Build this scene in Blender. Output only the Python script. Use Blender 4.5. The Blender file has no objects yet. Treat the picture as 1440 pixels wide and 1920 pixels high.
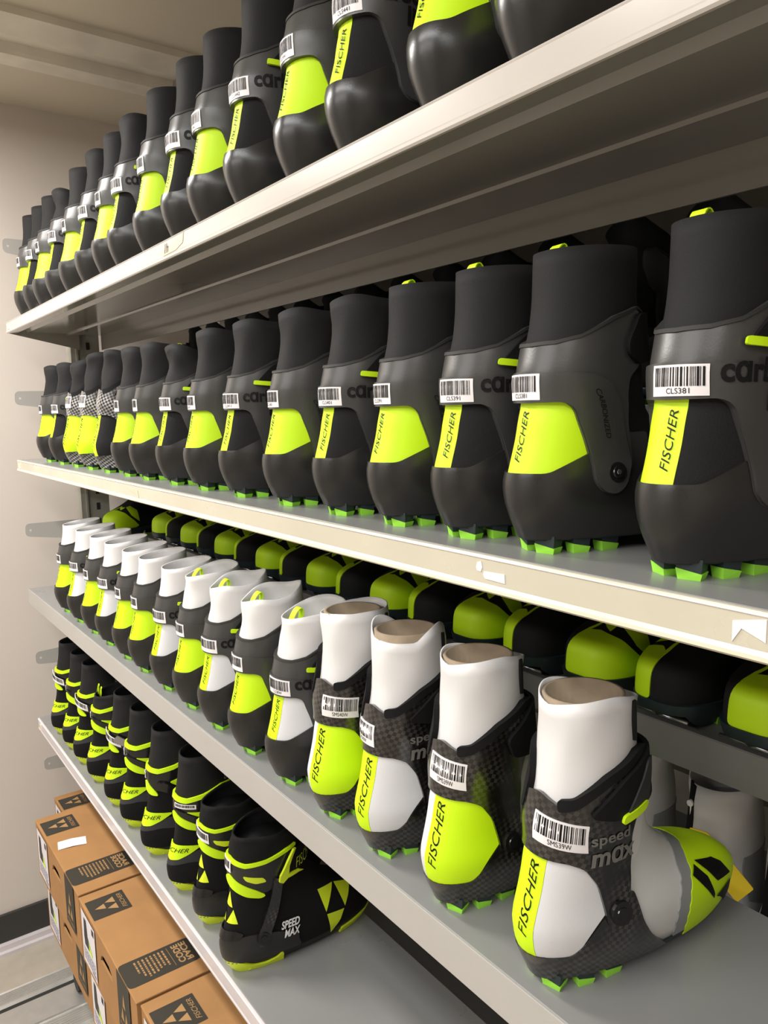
import bpy, math, random
import numpy as np
from mathutils import Vector, Matrix
from mathutils.geometry import delaunay_2d_cdt

random.seed(7)
SC = bpy.context.scene
COL = SC.collection
PI = math.pi

# ------------------------------------------------------------------ camera, light, exposure
CAM = (-0.4657, 0.0, 1.80)
cd = bpy.data.cameras.new('camera')
cam = bpy.data.objects.new('camera', cd)
COL.objects.link(cam)
cd.sensor_fit = 'HORIZONTAL'
cd.sensor_width = 36.0
cd.lens = 36.0
cd.clip_start = 0.02
r_ = (0.8076847188991407, -0.5893356648521002, -0.01813474538418504)
d_ = (-0.09256576363107825, -0.09636585067997479, -0.9910323921174929)
f_ = (0.5823031635327183, 0.8021203756021024, -0.13238553086999588)
cam.matrix_world = Matrix(((r_[0], -d_[0], -f_[0], CAM[0]), (r_[1], -d_[1], -f_[1], CAM[1]),
                           (r_[2], -d_[2], -f_[2], CAM[2]), (0, 0, 0, 1)))
SC.camera = cam
SC.view_settings.view_transform = 'Standard'
SC.view_settings.look = 'None'
SC.view_settings.gamma = 1.0
SC.view_settings.use_curve_mapping = False
SC.view_settings.exposure = 0.0
w = bpy.data.worlds.new('world')
SC.world = w
w.use_nodes = True
w.node_tree.nodes['Background'].inputs[0].default_value = (1, 0.93, 0.84, 1)
w.node_tree.nodes['Background'].inputs[1].default_value = 0.05


def area(name, loc, sx, sy, power, col, rot=(0, 0, 0)):
    l = bpy.data.lights.new(name, 'AREA')
    l.shape = 'RECTANGLE'
    l.size, l.size_y = sx, sy
    l.energy = power
    l.color = col
    o = bpy.data.objects.new(name, l)
    COL.objects.link(o)
    o.location = loc
    o.rotation_euler = rot
    return o


WARM = (1.0, 0.962, 0.92)
NEUTRAL = (1.0, 0.99, 0.97)
# two ceiling fixtures over the aisle (outside the frame) and one softer one behind the viewer
area('aisle_lamp_far', (-0.72, 2.05, 2.70), 0.16, 0.9, 44, WARM)
area('aisle_lamp_near', (-0.95, 0.55, 2.70), 0.16, 1.2, 19, NEUTRAL)
area('aisle_lamp_behind', (-1.15, -0.9, 2.70), 0.3, 1.2, 18, NEUTRAL)
area('side_fill_light', (-2.3, 0.7, 2.70), 0.3, 2.0, 55, NEUTRAL)  # added fill, no known fixture; brightens the back shelf lip and interior

# ------------------------------------------------------------------ materials


def lin(c):
    return tuple(((v / 255) / 12.92 if v / 255 <= 0.04045 else ((v / 255 + 0.055) / 1.055) ** 2.4) for v in c) + (1,)


def mat(name, col, rough=0.5, metal=0.0, spec=0.5, noise=0.0, nscale=40.0, bump=0.0, bscale=300.0, coat=0.0, sheen=0.0, trans=0.0, rvar=0.0):
    m = bpy.data.materials.new(name)
    m.use_nodes = True
    nt = m.node_tree
    b = nt.nodes['Principled BSDF']
    c = col if len(col) == 4 else tuple(col) + (1,)
    b.inputs['Base Color'].default_value = c
    b.inputs['Roughness'].default_value = rough
    b.inputs['Metallic'].default_value = metal
    b.inputs['Specular IOR Level'].default_value = spec
    b.inputs['Coat Weight'].default_value = coat
    b.inputs['Coat Roughness'].default_value = 0.15
    b.inputs['Sheen Weight'].default_value = sheen
    b.inputs['Transmission Weight'].default_value = trans
    tc = nt.nodes.new('ShaderNodeTexCoord')
    if noise or rvar:
        n = nt.nodes.new('ShaderNodeTexNoise')
        n.inputs['Scale'].default_value = nscale
        n.inputs['Detail'].default_value = 5
        nt.links.new(tc.outputs['Object'], n.inputs['Vector'])
        if noise:
            mr = nt.nodes.new('ShaderNodeMapRange')
            mr.inputs[1].default_value, mr.inputs[2].default_value = 0.3, 0.7
            mr.inputs[3].default_value, mr.inputs[4].default_value = 1 - noise, 1 + noise
            nt.links.new(n.outputs['Fac'], mr.inputs[0])
            mx = nt.nodes.new('ShaderNodeVectorMath')
            mx.operation = 'SCALE'
            mx.inputs[0].default_value = c[:3]
            nt.links.new(mr.outputs[0], mx.inputs['Scale'])
            nt.links.new(mx.outputs[0], b.inputs['Base Color'])
        if rvar:
            mr2 = nt.nodes.new('ShaderNodeMapRange')
            mr2.inputs[1].default_value, mr2.inputs[2].default_value = 0.3, 0.7
            mr2.inputs[3].default_value, mr2.inputs[4].default_value = rough - rvar, rough + rvar
            nt.links.new(n.outputs['Fac'], mr2.inputs[0])
            nt.links.new(mr2.outputs[0], b.inputs['Roughness'])
    if bump:
        n2 = nt.nodes.new('ShaderNodeTexNoise')
        n2.inputs['Scale'].default_value = bscale
        n2.inputs['Detail'].default_value = 4
        nt.links.new(tc.outputs['Object'], n2.inputs['Vector'])
        bp = nt.nodes.new('ShaderNodeBump')
        bp.inputs['Strength'].default_value = bump
        bp.inputs['Distance'].default_value = 0.002
        nt.links.new(n2.outputs['Fac'], bp.inputs['Height'])
        nt.links.new(bp.outputs[0], b.inputs['Normal'])
    return m


def carbon_mat(name, c0, c1, size, rough=0.25):
    m = mat(name, c0, rough, coat=0.6)
    nt = m.node_tree
    b = nt.nodes['Principled BSDF']
    tc = nt.nodes.new('ShaderNodeTexCoord')
    mp = nt.nodes.new('ShaderNodeMapping')
    mp.inputs['Rotation'].default_value = (0, 0, 0.35)
    ck = nt.nodes.new('ShaderNodeTexChecker')
    ck.inputs['Scale'].default_value = 1.0 / size
    ck.inputs[1].default_value = tuple(c0) + (1,)
    ck.inputs[2].default_value = tuple(c1) + (1,)
    n = nt.nodes.new('ShaderNodeTexNoise')
    n.inputs['Scale'].default_value = 22
    n.inputs['Detail'].default_value = 3
    nt.links.new(tc.outputs['UV'], mp.inputs[0])
    nt.links.new(mp.outputs[0], ck.inputs[0])
    nt.links.new(tc.outputs['Object'], n.inputs[0])
    mr = nt.nodes.new('ShaderNodeMapRange')
    mr.inputs[1].default_value, mr.inputs[2].default_value = 0.38, 0.6
    mx = nt.nodes.new('ShaderNodeMix')
    mx.data_type = 'RGBA'
    mx.inputs[6].default_value = tuple(c0) + (1,)
    nt.links.new(n.outputs['Fac'], mr.inputs[0])
    nt.links.new(mr.outputs[0], mx.inputs[0])
    nt.links.new(ck.outputs['Color'], mx.inputs[7])
    nt.links.new(mx.outputs[2], b.inputs['Base Color'])
    return m


YEL = (0.58, 0.87, 0.0)
M = dict(
    shell=mat('shell_rubber', (0.017, 0.0165, 0.016), 0.30, noise=0.12, nscale=18, bump=0.03, bscale=500, rvar=0.03),
    cuff=mat('cuff_plastic', (0.045, 0.0445, 0.0435), 0.34, noise=0.12, nscale=15, bump=0.04, bscale=600, rvar=0.03),
    textile=mat('black_textile', (0.010, 0.010, 0.0105), 0.85, bump=0.3, bscale=900, spec=0.3),
    sleeve=mat('black_softshell', (0.0085, 0.0085, 0.009), 0.75, spec=0.28, bump=0.15, bscale=700, noise=0.12, nscale=12),
    lining=mat('black_lining', (0.006, 0.006, 0.006), 0.95),
    white_sleeve=mat('white_softshell', (0.66, 0.65, 0.645), 0.42, noise=0.03, nscale=10),
    white=mat('white_textile', (0.64, 0.645, 0.66), 0.6, bump=0.1, bscale=900),
    grey_white=mat('light_grey_textile', (0.60, 0.60, 0.575), 0.6, bump=0.1, bscale=900),
    grey=mat('mid_grey_textile', (0.27, 0.28, 0.28), 0.6),
    yellow=mat('neon_yellow', YEL, 0.55),
    yellow2=mat('neon_yellow_rubber', (0.66, 0.82, 0.02), 0.4),
    yellow3=mat('neon_green_textile', (0.55, 0.84, 0.0), 0.6),
    teal=mat('dark_teal_rubber', (0.017, 0.029, 0.033), 0.45, bump=0.1),
    green=mat('bright_green_rubber', (0.34, 0.80, 0.06), 0.45),
    black=mat('black_print', (0.004, 0.004, 0.004), 0.55, spec=0.25),
    gloss=mat('gloss_black_plastic', (0.009, 0.009, 0.009), 0.16),
    matte=mat('matte_black_neoprene', (0.0055, 0.0055, 0.006), 0.8, bump=0.25, bscale=900, spec=0.22),
    charcoal=mat('charcoal_rubber', (0.022, 0.023, 0.025), 0.6),
    greyprint=mat('grey_print', (0.16, 0.155, 0.14), 0.4),
    whiteprint=mat('white_print', (0.75, 0.75, 0.75), 0.5),
    sticker=mat('sticker_paper', (0.80, 0.77, 0.78), 0.45),
    carbon=carbon_mat('carbon_weave', (0.006, 0.0055, 0.005), (0.048, 0.044, 0.04), 0.0042),
    carbon_bright=carbon_mat('carbon_weave_silver', (0.010, 0.010, 0.010), (0.42, 0.41, 0.40), 0.0044, 0.3),
    buckle=mat('silver_buckle', (0.35, 0.35, 0.37), 0.25, metal=0.9),
    tube=mat('cardboard_tube', (0.31, 0.24, 0.165), 0.85, noise=0.1, nscale=60),
    steel=mat('grey_painted_steel', (0.245, 0.245, 0.24), 0.30, noise=0.03, nscale=6, bump=0.02, bscale=800, rvar=0.04),
    steel_edge=mat('beige_painted_steel', (0.25, 0.24, 0.215), 0.14, noise=0.04, nscale=5),
    steel_dark=mat('grey_steel_upright', (0.36, 0.35, 0.30), 0.45, noise=0.05),
    lip=mat('grey_lip_paint', (0.40, 0.385, 0.36), 0.35, noise=0.03, nscale=5),
    strip=mat('ivory_label_strip', (0.52, 0.485, 0.385), 0.25, noise=0.05, nscale=7, rvar=0.05),
    strip_pink=mat('pale_label_strip', (0.49, 0.455, 0.415), 0.22, noise=0.05, nscale=7),
    strip_edge=mat('clear_strip_edge', (0.74, 0.66, 0.52), 0.2),
    strip_cool=mat('clear_label_strip', (0.60, 0.56, 0.57), 0.18, noise=0.06, nscale=5),
    paper=mat('white_paper', (0.82, 0.79, 0.76), 0.8),
    tape=mat('old_tape', (0.55, 0.49, 0.36), 0.35),
    wall=mat('warm_wall_paint', (0.62, 0.56, 0.505), 0.9, noise=0.03, nscale=2, bump=0.05, bscale=400),
    ceil=mat('ceiling_paint', (0.62, 0.56, 0.45), 0.9, noise=0.03, nscale=3),
    track=mat('track_paint', (0.68, 0.63, 0.54), 0.6, noise=0.12, nscale=9),
    floor=mat('vinyl_floor', (0.42, 0.375, 0.31), 0.4, noise=0.06, nscale=25),
    base=mat('dark_baseboard', (0.03, 0.03, 0.028), 0.5),
    alu=mat('aluminium_rail', (0.62, 0.61, 0.58), 0.32, metal=0.7, noise=0.05, nscale=30),
    card=mat('kraft_cardboard', (0.36, 0.185, 0.066), 0.8, noise=0.08, nscale=14, bump=0.05, bscale=300),
    cardink=mat('cardboard_ink', (0.030, 0.026, 0.018), 0.6),
    cardprint=mat('kraft_print', (0.37, 0.215, 0.085), 0.75),
    label=mat('product_label', (0.74, 0.71, 0.74), 0.4),
    labelgrey=mat('label_fine_print', (0.30, 0.28, 0.36), 0.6),
    tag=mat('yellow_card_tag', (0.80, 0.60, 0.01), 0.5),
    dark=mat('dark_rubber', (0.02, 0.02, 0.018), 0.7),
)

# ------------------------------------------------------------------ mesh helpers


def mk(name, verts, faces, m, uv=None, smooth=True, flat_from=None):
    me = bpy.data.meshes.new(name)
    me.from_pydata([tuple(map(float, v)) for v in verts], [], [tuple(map(int, f)) for f in faces])
    ms = m if isinstance(m, (list, tuple)) else [m]
    for x in ms:
        me.materials.append(x)
    if smooth:
        fl = [True] * len(me.polygons)
        if flat_from is not None:
            for i in range(flat_from, len(fl)):
                fl[i] = False
        me.polygons.foreach_set('use_smooth', fl)
    if uv is not None:
        ul = me.uv_layers.new(name='UVMap')
        idx = np.zeros(len(me.loops), dtype=np.int32)
        me.loops.foreach_get('vertex_index', idx)
        ul.data.foreach_set('uv', np.asarray(uv, dtype=np.float32)[idx].ravel())
    me.update()
    return me


def obj(name, me, parent=None, loc=(0, 0, 0), rot=(0, 0, 0)):
    o = bpy.data.objects.new(name, me)
    COL.objects.link(o)
    o.location = loc
    o.rotation_euler = rot
    if parent:
        o.parent = parent
    return o


def thing(name, label, cat, loc=(0, 0, 0), rz=0.0, group=None, me=None):
    o = obj(name, me, None, loc, (0, 0, rz))
    o['label'] = label
    o['category'] = cat
    if group:
        o['group'] = group
    return o


def box_vf(x0, x1, y0, y1, z0, z1):
    v = [(x0, y0, z0), (x1, y0, z0), (x1, y1, z0), (x0, y1, z0), (x0, y0, z1), (x1, y0, z1), (x1, y1, z1), (x0, y1, z1)]
    f = [(0, 3, 2, 1), (4, 5, 6, 7), (0, 1, 5, 4), (1, 2, 6, 5), (2, 3, 7, 6), (3, 0, 4, 7)]
    return v, f


def join(parts):
    V, F = [], []
    for v, f in parts:
        o = len(V)
        V += list(v)
        F += [tuple(i + o for i in q) for q in f]
    return V, F


def bevel(me, width, seg=2):
    import bmesh
    bm = bmesh.new()
    bm.from_mesh(me)
    bmesh.ops.bevel(bm, geom=[e for e in bm.edges if len(e.link_faces) == 2 and e.calc_face_angle(0) > 0.5], offset=width, segments=seg, affect='EDGES', profile=0.5)
    bm.to_mesh(me)
    bm.free()
    return me


def box(name, x0, x1, y0, y1, z0, z1, m, bv=0.0):
    me = mk(name, *box_vf(x0, x1, y0, y1, z0, z1), m, smooth=False)
    if bv:
        bevel(me, bv)
    return me


def cyl_vf(p0, p1, r0, r1=None, n=20, cap=True):
    p0, p1 = Vector(p0), Vector(p1)
    r1 = r0 if r1 is None else r1
    d = (p1 - p0).normalized()
    a = d.orthogonal().normalized()
    b = d.cross(a)
    V = []
    for p, r in ((p0, r0), (p1, r1)):
        for i in range(n):
            t = 2 * PI * i / n
            V.append(p + (a * math.cos(t) + b * math.sin(t)) * r)
    F = [(i, (i + 1) % n, n + (i + 1) % n, n + i) for i in range(n)]
    if cap:
        F += [tuple(reversed(range(n))), tuple(range(n, 2 * n))]
    return V, F


def tube_path(pts, r, n=8):
    pts = [Vector(p) for p in pts]
    V, F = [], []
    for i, p in enumerate(pts):
        d = (pts[min(i + 1, len(pts) - 1)] - pts[max(i - 1, 0)]).normalized()
        a = d.cross(Vector((0.13, 0.31, 0.94))).normalized()
        b = d.cross(a)
        for k in range(n):
            t = 2 * PI * k / n
            V.append(p + (a * math.cos(t) + b * math.sin(t)) * r)
    for i in range(len(pts) - 1):
        for k in range(n):
            F.append((i * n + k, i * n + (k + 1) % n, (i + 1) * n + (k + 1) % n, (i + 1) * n + k))
    F += [tuple(reversed(range(n))), tuple(range((len(pts) - 1) * n, len(pts) * n))]
    return V, F


def ribbon(pts, wdir, width, thick):
    """a flat strap along pts, width along wdir"""
    pts = [Vector(p) for p in pts]
    wd = Vector(wdir).normalized()
    V, F = [], []
    for i, p in enumerate(pts):
        d = (pts[min(i + 1, len(pts) - 1)] - pts[max(i - 1, 0)]).normalized()
        n = d.cross(wd).normalized()
        for s, t in ((-1, -1), (1, -1), (1, 1), (-1, 1)):
            V.append(p + wd * (s * width / 2) + n * (t * thick / 2))
    for i in range(len(pts) - 1):
        for k in range(4):
            F.append((i * 4 + k, i * 4 + (k + 1) % 4, (i + 1) * 4 + (k + 1) % 4, (i + 1) * 4 + k))
    F += [(3, 2, 1, 0), tuple(len(pts) * 4 - 4 + k for k in range(4))]
    return V, F


_txt = {}


def text2d(s, size=1.0, shear=0.0, xs=1.0, bold=0.0, spacing=1.0):
    key = (s, shear, bold, spacing)
    if key not in _txt:
        c = bpy.data.curves.new('lettering', 'FONT')
        c.body = s
        c.size = 1.0
        c.shear = shear
        c.offset = bold
        c.space_character = spacing
        c.resolution_u = 3
        c.align_x = 'LEFT'
        o = bpy.data.objects.new('lettering', c)
        COL.objects.link(o)
        bpy.context.view_layer.update()
        dg = bpy.context.evaluated_depsgraph_get()
        me = bpy.data.meshes.new_from_object(o.evaluated_get(dg))
        v = np.array([tuple(x.co)[:2] for x in me.vertices])
        f = [tuple(p.vertices) for p in me.polygons]
        bpy.data.objects.remove(o)
        bpy.data.curves.remove(c)
        bpy.data.meshes.remove(me)
        v[:, 0] -= v[:, 0].min()
        v[:, 1] -= v[:, 1].min()
        _txt[key] = (v, f)
    v, f = _txt[key]
    v = v * size
    v[:, 0] *= xs
    return v, f


def fit_text(s, u0, u1, v0, v1, shear=0.0, bold=0.0, rot=0):
    """lettering filling the box u0..u1 / v0..v1; rot=1: it reads upwards"""
    v, f = text2d(s, 1.0, shear, 1.0, bold)
    W, H = v[:, 0].max(), v[:, 1].max()
    n = v / np.array([W, H])
    out = np.zeros_like(v)
    if rot == 1:
        out[:, 0] = u1 - n[:, 1] * (u1 - u0)
        out[:, 1] = v0 + n[:, 0] * (v1 - v0)
    elif rot == -1:
        out[:, 0] = u0 + n[:, 1] * (u1 - u0)
        out[:, 1] = v1 - n[:, 0] * (v1 - v0)
    else:
        out[:, 0] = u0 + n[:, 0] * (u1 - u0)
        out[:, 1] = v0 + n[:, 1] * (v1 - v0)
    return out, f


def chaikin(p, k=2, keep=()):
    p = [Vector(q) for q in p]
    for _ in range(k):
        o = []
        n = len(p)
        for i in range(n):
            a, b = p[i], p[(i + 1) % n]
            o += [a * 0.75 + b * 0.25, a * 0.25 + b * 0.75]
        p = o
    return [tuple(q) for q in p]


def rounded(p, r=0.004, n=3):
    """polygon with its corners rounded by radius-like r"""
    out = []
    m = len(p)
    for i in range(m):
        a, b, c = Vector(p[i - 1]), Vector(p[i]), Vector(p[(i + 1) % m])
        la, lc = (a - b).length, (c - b).length
        ra = min(r, la * 0.45)
        rc = min(r, lc * 0.45)
        p0 = b + (a - b).normalized() * ra
        p1 = b + (c - b).normalized() * rc
        for k in range(n + 1):
            t = k / n
            q = p0.lerp(b, t).lerp(b.lerp(p1, t), t)
            out.append(tuple(q))
    return out


def densify(p, res):
    out = []
    for i in range(len(p)):
        a, b = Vector(p[i]), Vector(p[(i + 1) % len(p)])
        n = max(1, int(math.ceil((b - a).length / res)))
        for k in range(n):
            out.append(tuple(a.lerp(b, k / n)))
    return out


def inside_mask(P, poly):
    poly = np.asarray(poly)
    x, y = P[:, 0], P[:, 1]
    r = np.zeros(len(P), bool)
    j = len(poly) - 1
    for i in range(len(poly)):
        xi, yi = poly[i]
        xj, yj = poly[j]
        c = ((yi > y) != (yj > y)) & (x < (xj - xi) * (y - yi) / (yj - yi + 1e-15) + xi)
        r ^= c
        j = i
    return r


def tess(poly, res, hole=None):
    """2D triangulation of a polygon with inner grid points"""
    bp = densify(poly, res)
    A = np.array(bp)
    lo, hi = A.min(0), A.max(0)
    gx, gy = np.meshgrid(np.arange(lo[0] + res * 0.5, hi[0], res), np.arange(lo[1] + res * 0.5, hi[1], res))
    G = np.stack([gx.ravel(), gy.ravel()], 1)
    keep = np.zeros(0)
    if len(G):
        ins = inside_mask(G, A)
        dmin = np.array([np.min(np.sum((A - g) ** 2, 1)) for g in G]) if len(G) < 6000 else np.ones(len(G))
        G = G[ins & (dmin > (res * 0.45) ** 2)]
    pts = [Vector(p) for p in bp] + [Vector(p) for p in G]
    edges = [(i, (i + 1) % len(bp)) for i in range(len(bp))]
    hp = None
    if hole:
        hp = densify(hole, res)
        o = len(pts)
        pts += [Vector(p) for p in hp]
        edges += [(o + i, o + (i + 1) % len(hp)) for i in range(len(hp))]
    v, e, f, *_ = delaunay_2d_cdt(pts, edges, [], 0, 1e-7)
    V = np.array([tuple(q) for q in v])
    C = np.array([V[list(t)].mean(0) for t in f])
    ok = inside_mask(C, np.array(bp))
    if hp:
        ok &= ~inside_mask(C, np.array(hp))
    F = [tuple(t) for t, k in zip(f, ok) if k]
    # consistent winding (ccw)
    out = []
    for t in F:
        a, b, c = V[t[0]], V[t[1]], V[t[2]]
        s = (b[0] - a[0]) * (c[1] - a[1]) - (b[1] - a[1]) * (c[0] - a[0])
        out.append(t if s > 0 else (t[0], t[2], t[1]))
    return V, out


# ------------------------------------------------------------------ the boot surface
class Surf:
    """a boot-like body lofted through horizontal outlines; heel at x=0, toe towards +x, near flank towards -y"""

    def __init__(self, rows, p=0.86, px=1.0):
        self.px = px
        r = np.array(rows)
        self.z0, self.z1 = r[0, 0], r[-1, 0]
        self.rows = r
        self.p = p
        self.Z = np.linspace(self.z0, self.z1, 90)
        self.A = np.linspace(-PI, PI, 193)
        zz, aa = np.meshgrid(self.Z, self.A, indexing='ij')
        P = self.at(aa.ravel(), zz.ravel()).reshape(len(self.Z), len(self.A), 3)
        d = np.sqrt(np.sum(np.diff(P[:, :, :2], axis=1) ** 2, 2))
        L = np.concatenate([np.zeros((len(self.Z), 1)), np.cumsum(d, 1)], 1)
        self.L = L - L[:, 96:97]          # signed length from the heel centre
        self.half = self.L[:, -1]

    def col(self, z, k):
        """smooth interpolation of a column"""
        r = self.rows
        zc = np.clip(z, self.z0, self.z1)
        i = np.clip(np.searchsorted(r[:, 0], zc, 'right') - 1, 0, len(r) - 2)
        h = r[i + 1, 0] - r[i, 0]
        t = (zc - r[i, 0]) / h
        d = np.diff(r[:, k]) / np.diff(r[:, 0])
        m = np.zeros(len(r))
        m[1:-1] = np.where(d[:-1] * d[1:] > 0, 2 * d[:-1] * d[1:] / (d[:-1] + d[1:] + 1e-12), 0)
        m[0], m[-1] = d[0], d[-1]
        h00, h10, h01, h11 = 2 * t ** 3 - 3 * t ** 2 + 1, t ** 3 - 2 * t ** 2 + t, -2 * t ** 3 + 3 * t ** 2, t ** 3 - t ** 2
        return h00 * r[i, k] + h10 * h * m[i] + h01 * r[i + 1, k] + h11 * h * m[i + 1] + np.where(z > self.z1, (z - self.z1) * d[-1], 0)

    def at(self, a, z):
        xb, xf, wh, wb = (self.col(z, k) for k in (1, 2, 3, 4))
        c = np.cos(a)
        c = np.where(c < 0, -np.abs(c) ** self.px, c)
        s = (1 - c) / 2
        x = xb + (xf - xb) * s
        e = s * s * (3 - 2 * s)
        wd = wh + (wb - wh) * e
        y = -np.sign(a) * wd * np.abs(np.sin(a)) ** self.p
        return np.stack([x, y, z + 0 * a], -1)

    def a_of_q(self, q, z):
        f = np.clip((z - self.z0) / (self.z1 - self.z0) * (len(self.Z) - 1), 0, len(self.Z) - 1.0001)
        i = f.astype(int)
        t = f - i
        out = np.zeros_like(q)
        for n in range(len(q)):
            L = self.L[i[n]] * (1 - t[n]) + self.L[i[n] + 1] * t[n]
            out[n] = np.interp(q[n], L, self.A)
        return out

    def heel(self, UV):                  # (arc length from the heel line, height)
        UV = np.asarray(UV, float)
        return self.at(self.a_of_q(UV[:, 0], UV[:, 1]), UV[:, 1])

    def toeline(self, UV):               # (arc length from the toe tip, positive on the far flank; height)
        UV = np.asarray(UV, float)
        f = np.clip((UV[:, 1] - self.z0) / (self.z1 - self.z0) * (len(self.Z) - 1), 0, len(self.Z) - 1)
        hf = np.interp(f, np.arange(len(self.Z)), self.half)
        q = np.where(UV[:, 0] >= 0, UV[:, 0] - hf, hf + UV[:, 0])
        return self.at(self.a_of_q(q, UV[:, 1]), UV[:, 1])

    def inside(self, P):
        z = P[:, 2]
        xb, xf, wh, wb = (self.col(z, k) for k in (1, 2, 3, 4))
        s = (P[:, 0] - xb) / (xf - xb)
        sc = np.clip(s, 0, 1)
        c = 1 - 2 * sc
        a = np.arccos(np.where(c < 0, -np.abs(c) ** (1 / self.px), c))
        e = sc * sc * (3 - 2 * sc)
        wd = (wh + (wb - wh) * e) * np.abs(np.sin(a)) ** self.p
        return (s > 0) & (s < 1) & (np.abs(P[:, 1]) < wd) & (z > self.z0) & (z < self.z1)

    def dome(self, UV, O=(0.185, 0.0, 0.03)):    # (azimuth towards the far flank, elevation) seen from inside the toe
        UV = np.asarray(UV, float)
        O = np.array(O)
        d = np.stack([np.cos(UV[:, 1]) * np.cos(UV[:, 0]), np.cos(UV[:, 1]) * np.sin(UV[:, 0]), np.sin(UV[:, 1])], 1)
        lo, hi = np.zeros(len(UV)), np.full(len(UV), 0.2)
        for _ in range(26):
            md = (lo + hi) / 2
            ins = self.inside(O + d * md[:, None])
            lo = np.where(ins, md, lo)
            hi = np.where(ins, hi, md)
        return O + d * lo[:, None]


def normals(fn, UV, h):
    UV = np.asarray(UV, float)
    du = fn(UV + np.array([h, 0])) - fn(UV - np.array([h, 0]))
    dv = fn(UV + np.array([0, h])) - fn(UV - np.array([0, h]))
    n = np.cross(du, dv)
    l = np.linalg.norm(n, axis=1, keepdims=True)
    return n / np.maximum(l, 1e-12)


def patch(name, fn, poly, off, m, res=0.005, thick=0.0015, h=None, flip=1, hole=None):
    """a sheet of the given outline lying on a surface, with a rim"""
    V2, F = tess(poly, res, hole)
    h = h or res * 0.3
    P = fn(V2)
    N = normals(fn, V2, h) * flip
    top = P + N * off
    if flip < 0:
        F = [(a, c, b) for a, b, c in F]
    cnt = {}
    for t in F:
        for a, b in ((t[0], t[1]), (t[1], t[2]), (t[2], t[0])):
            cnt[(a, b)] = 1
    bnd = [(a, b) for (a, b) in cnt if (b, a) not in cnt]
    V = list(top)
    uv = list(V2)
    nf = len(F)
    F = list(F)
    low = P + N * (off - thick)
    for a, b in bnd:
        o = len(V)
        V += [top[a], top[b], low[b], low[a]]
        uv += [V2[a], V2[b], V2[b], V2[a]]
        F.append((o + 1, o, o + 3, o + 2))
    return mk(name, V, F, m, uv=uv, flat_from=nf)


def print_on(name, fn, pieces, off, m, h=0.001, flip=1):
    """flat lettering or marks (list of (verts2d, faces)) laid on a surface"""
    V, F = [], []
    for v, f in pieces:
        o = len(V)
        V += [tuple(q) for q in np.asarray(v)]
        F += [tuple(i + o for i in q) for q in f]
    UV = np.array(V)
    P = fn(UV) + normals(fn, UV, h) * flip * off
    return mk(name, P, F, m, smooth=False)


def quad2(u0, u1, v0, v1):
    return np.array([(u0, v0), (u1, v0), (u1, v1), (u0, v1)]), [(0, 1, 2, 3)]


def poly2(p):
    return np.array(p), [tuple(range(len(p)))]


def logo(u0, u1, v0, v1, gap=0.05):
    """three triangles standing in a triangle"""
    c = lambda x, y: (u0 + (u1 - u0) * x, v0 + (v1 - v0) * y)
    g = gap
    return [poly2([c(0, 0), c(.5 - g, 0), c(.25, .5 - g)]), poly2([c(.5 + g, 0), c(1, 0), c(.75, .5 - g)]),
            poly2([c(.25 + g, .5 + g * .3), c(.75 - g, .5 + g * .3), c(.5, 1)])]


def barcode(u0, u1, v0, v1, seed, n=34):
    r = random.Random(seed)
    out = []
    u = u0
    unit = (u1 - u0) / (n * 2.05)
    while u < u1 - unit:
        wd = unit * r.choice((1, 1, 1, 2, 2, 3))
        out.append(quad2(u, min(u + wd, u1), v0, v1))
        u += wd + unit * r.choice((1, 1, 2))
    return out


def ring_mesh(name, S, z0, ztop, m, inner=0.003, rows=9, cols=56, off=0.001, wob=0.0, depth=0.05, seed=0, lean=(0, 0), fold=0.0):
    """an open soft sleeve: outer skin, rolled edge, inner skin and dark bottom; ztop(a)->height"""
    rnd = random.Random(seed)
    ph = [rnd.uniform(0, 6.28) for _ in range(8)]
    A = np.linspace(-PI, PI, cols, endpoint=False)
    zt = np.array([ztop(a) for a in A])
    V, F = [], []

    def row(t, o):
        z = z0 + (zt - z0) * t
        P = S.at(A, z)
        c = P.mean(0)
        d = P - c
        d[:, 2] = 0
        l = np.linalg.norm(d, axis=1, keepdims=True)
        wv = wob * t * (np.sin(3 * A + ph[0] + 5 * t) * 0.5 + np.sin(5 * A + ph[1] - 8 * t) * 0.3 + np.sin(2 * A + ph[2] + 11 * t) * 0.4)
        P = P + d / l * (o + wv[:, None])
        P[:, 0] += lean[0] * t * t
        P[:, 1] += lean[1] * t * t
        if fold:
            P[:, 0] += fold * t * t * np.sin(A * 2 + ph[3])
        return P
    tt = [i / (rows - 1) for i in range(rows)]
    for t in tt:
        V += list(row(t, off))
    inn = [(1.0 - 0.1 * i, off - inner - (0.0004 if i else 0)) for i in range(7)]
    for t, o in inn:
        P = row(t, o)
        V += list(P)
    n = rows + len(inn)
    for i in range(n - 1):
        for k in range(cols):
            F.append((i * cols + k, i * cols + (k + 1) % cols, (i + 1) * cols + (k + 1) % cols, (i + 1) * cols + k))
    F.append(tuple((n - 1) * cols + k for k in range(cols)))
    F = [tuple(reversed(f)) for f in F]
    return mk(name, V, F, m)


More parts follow.
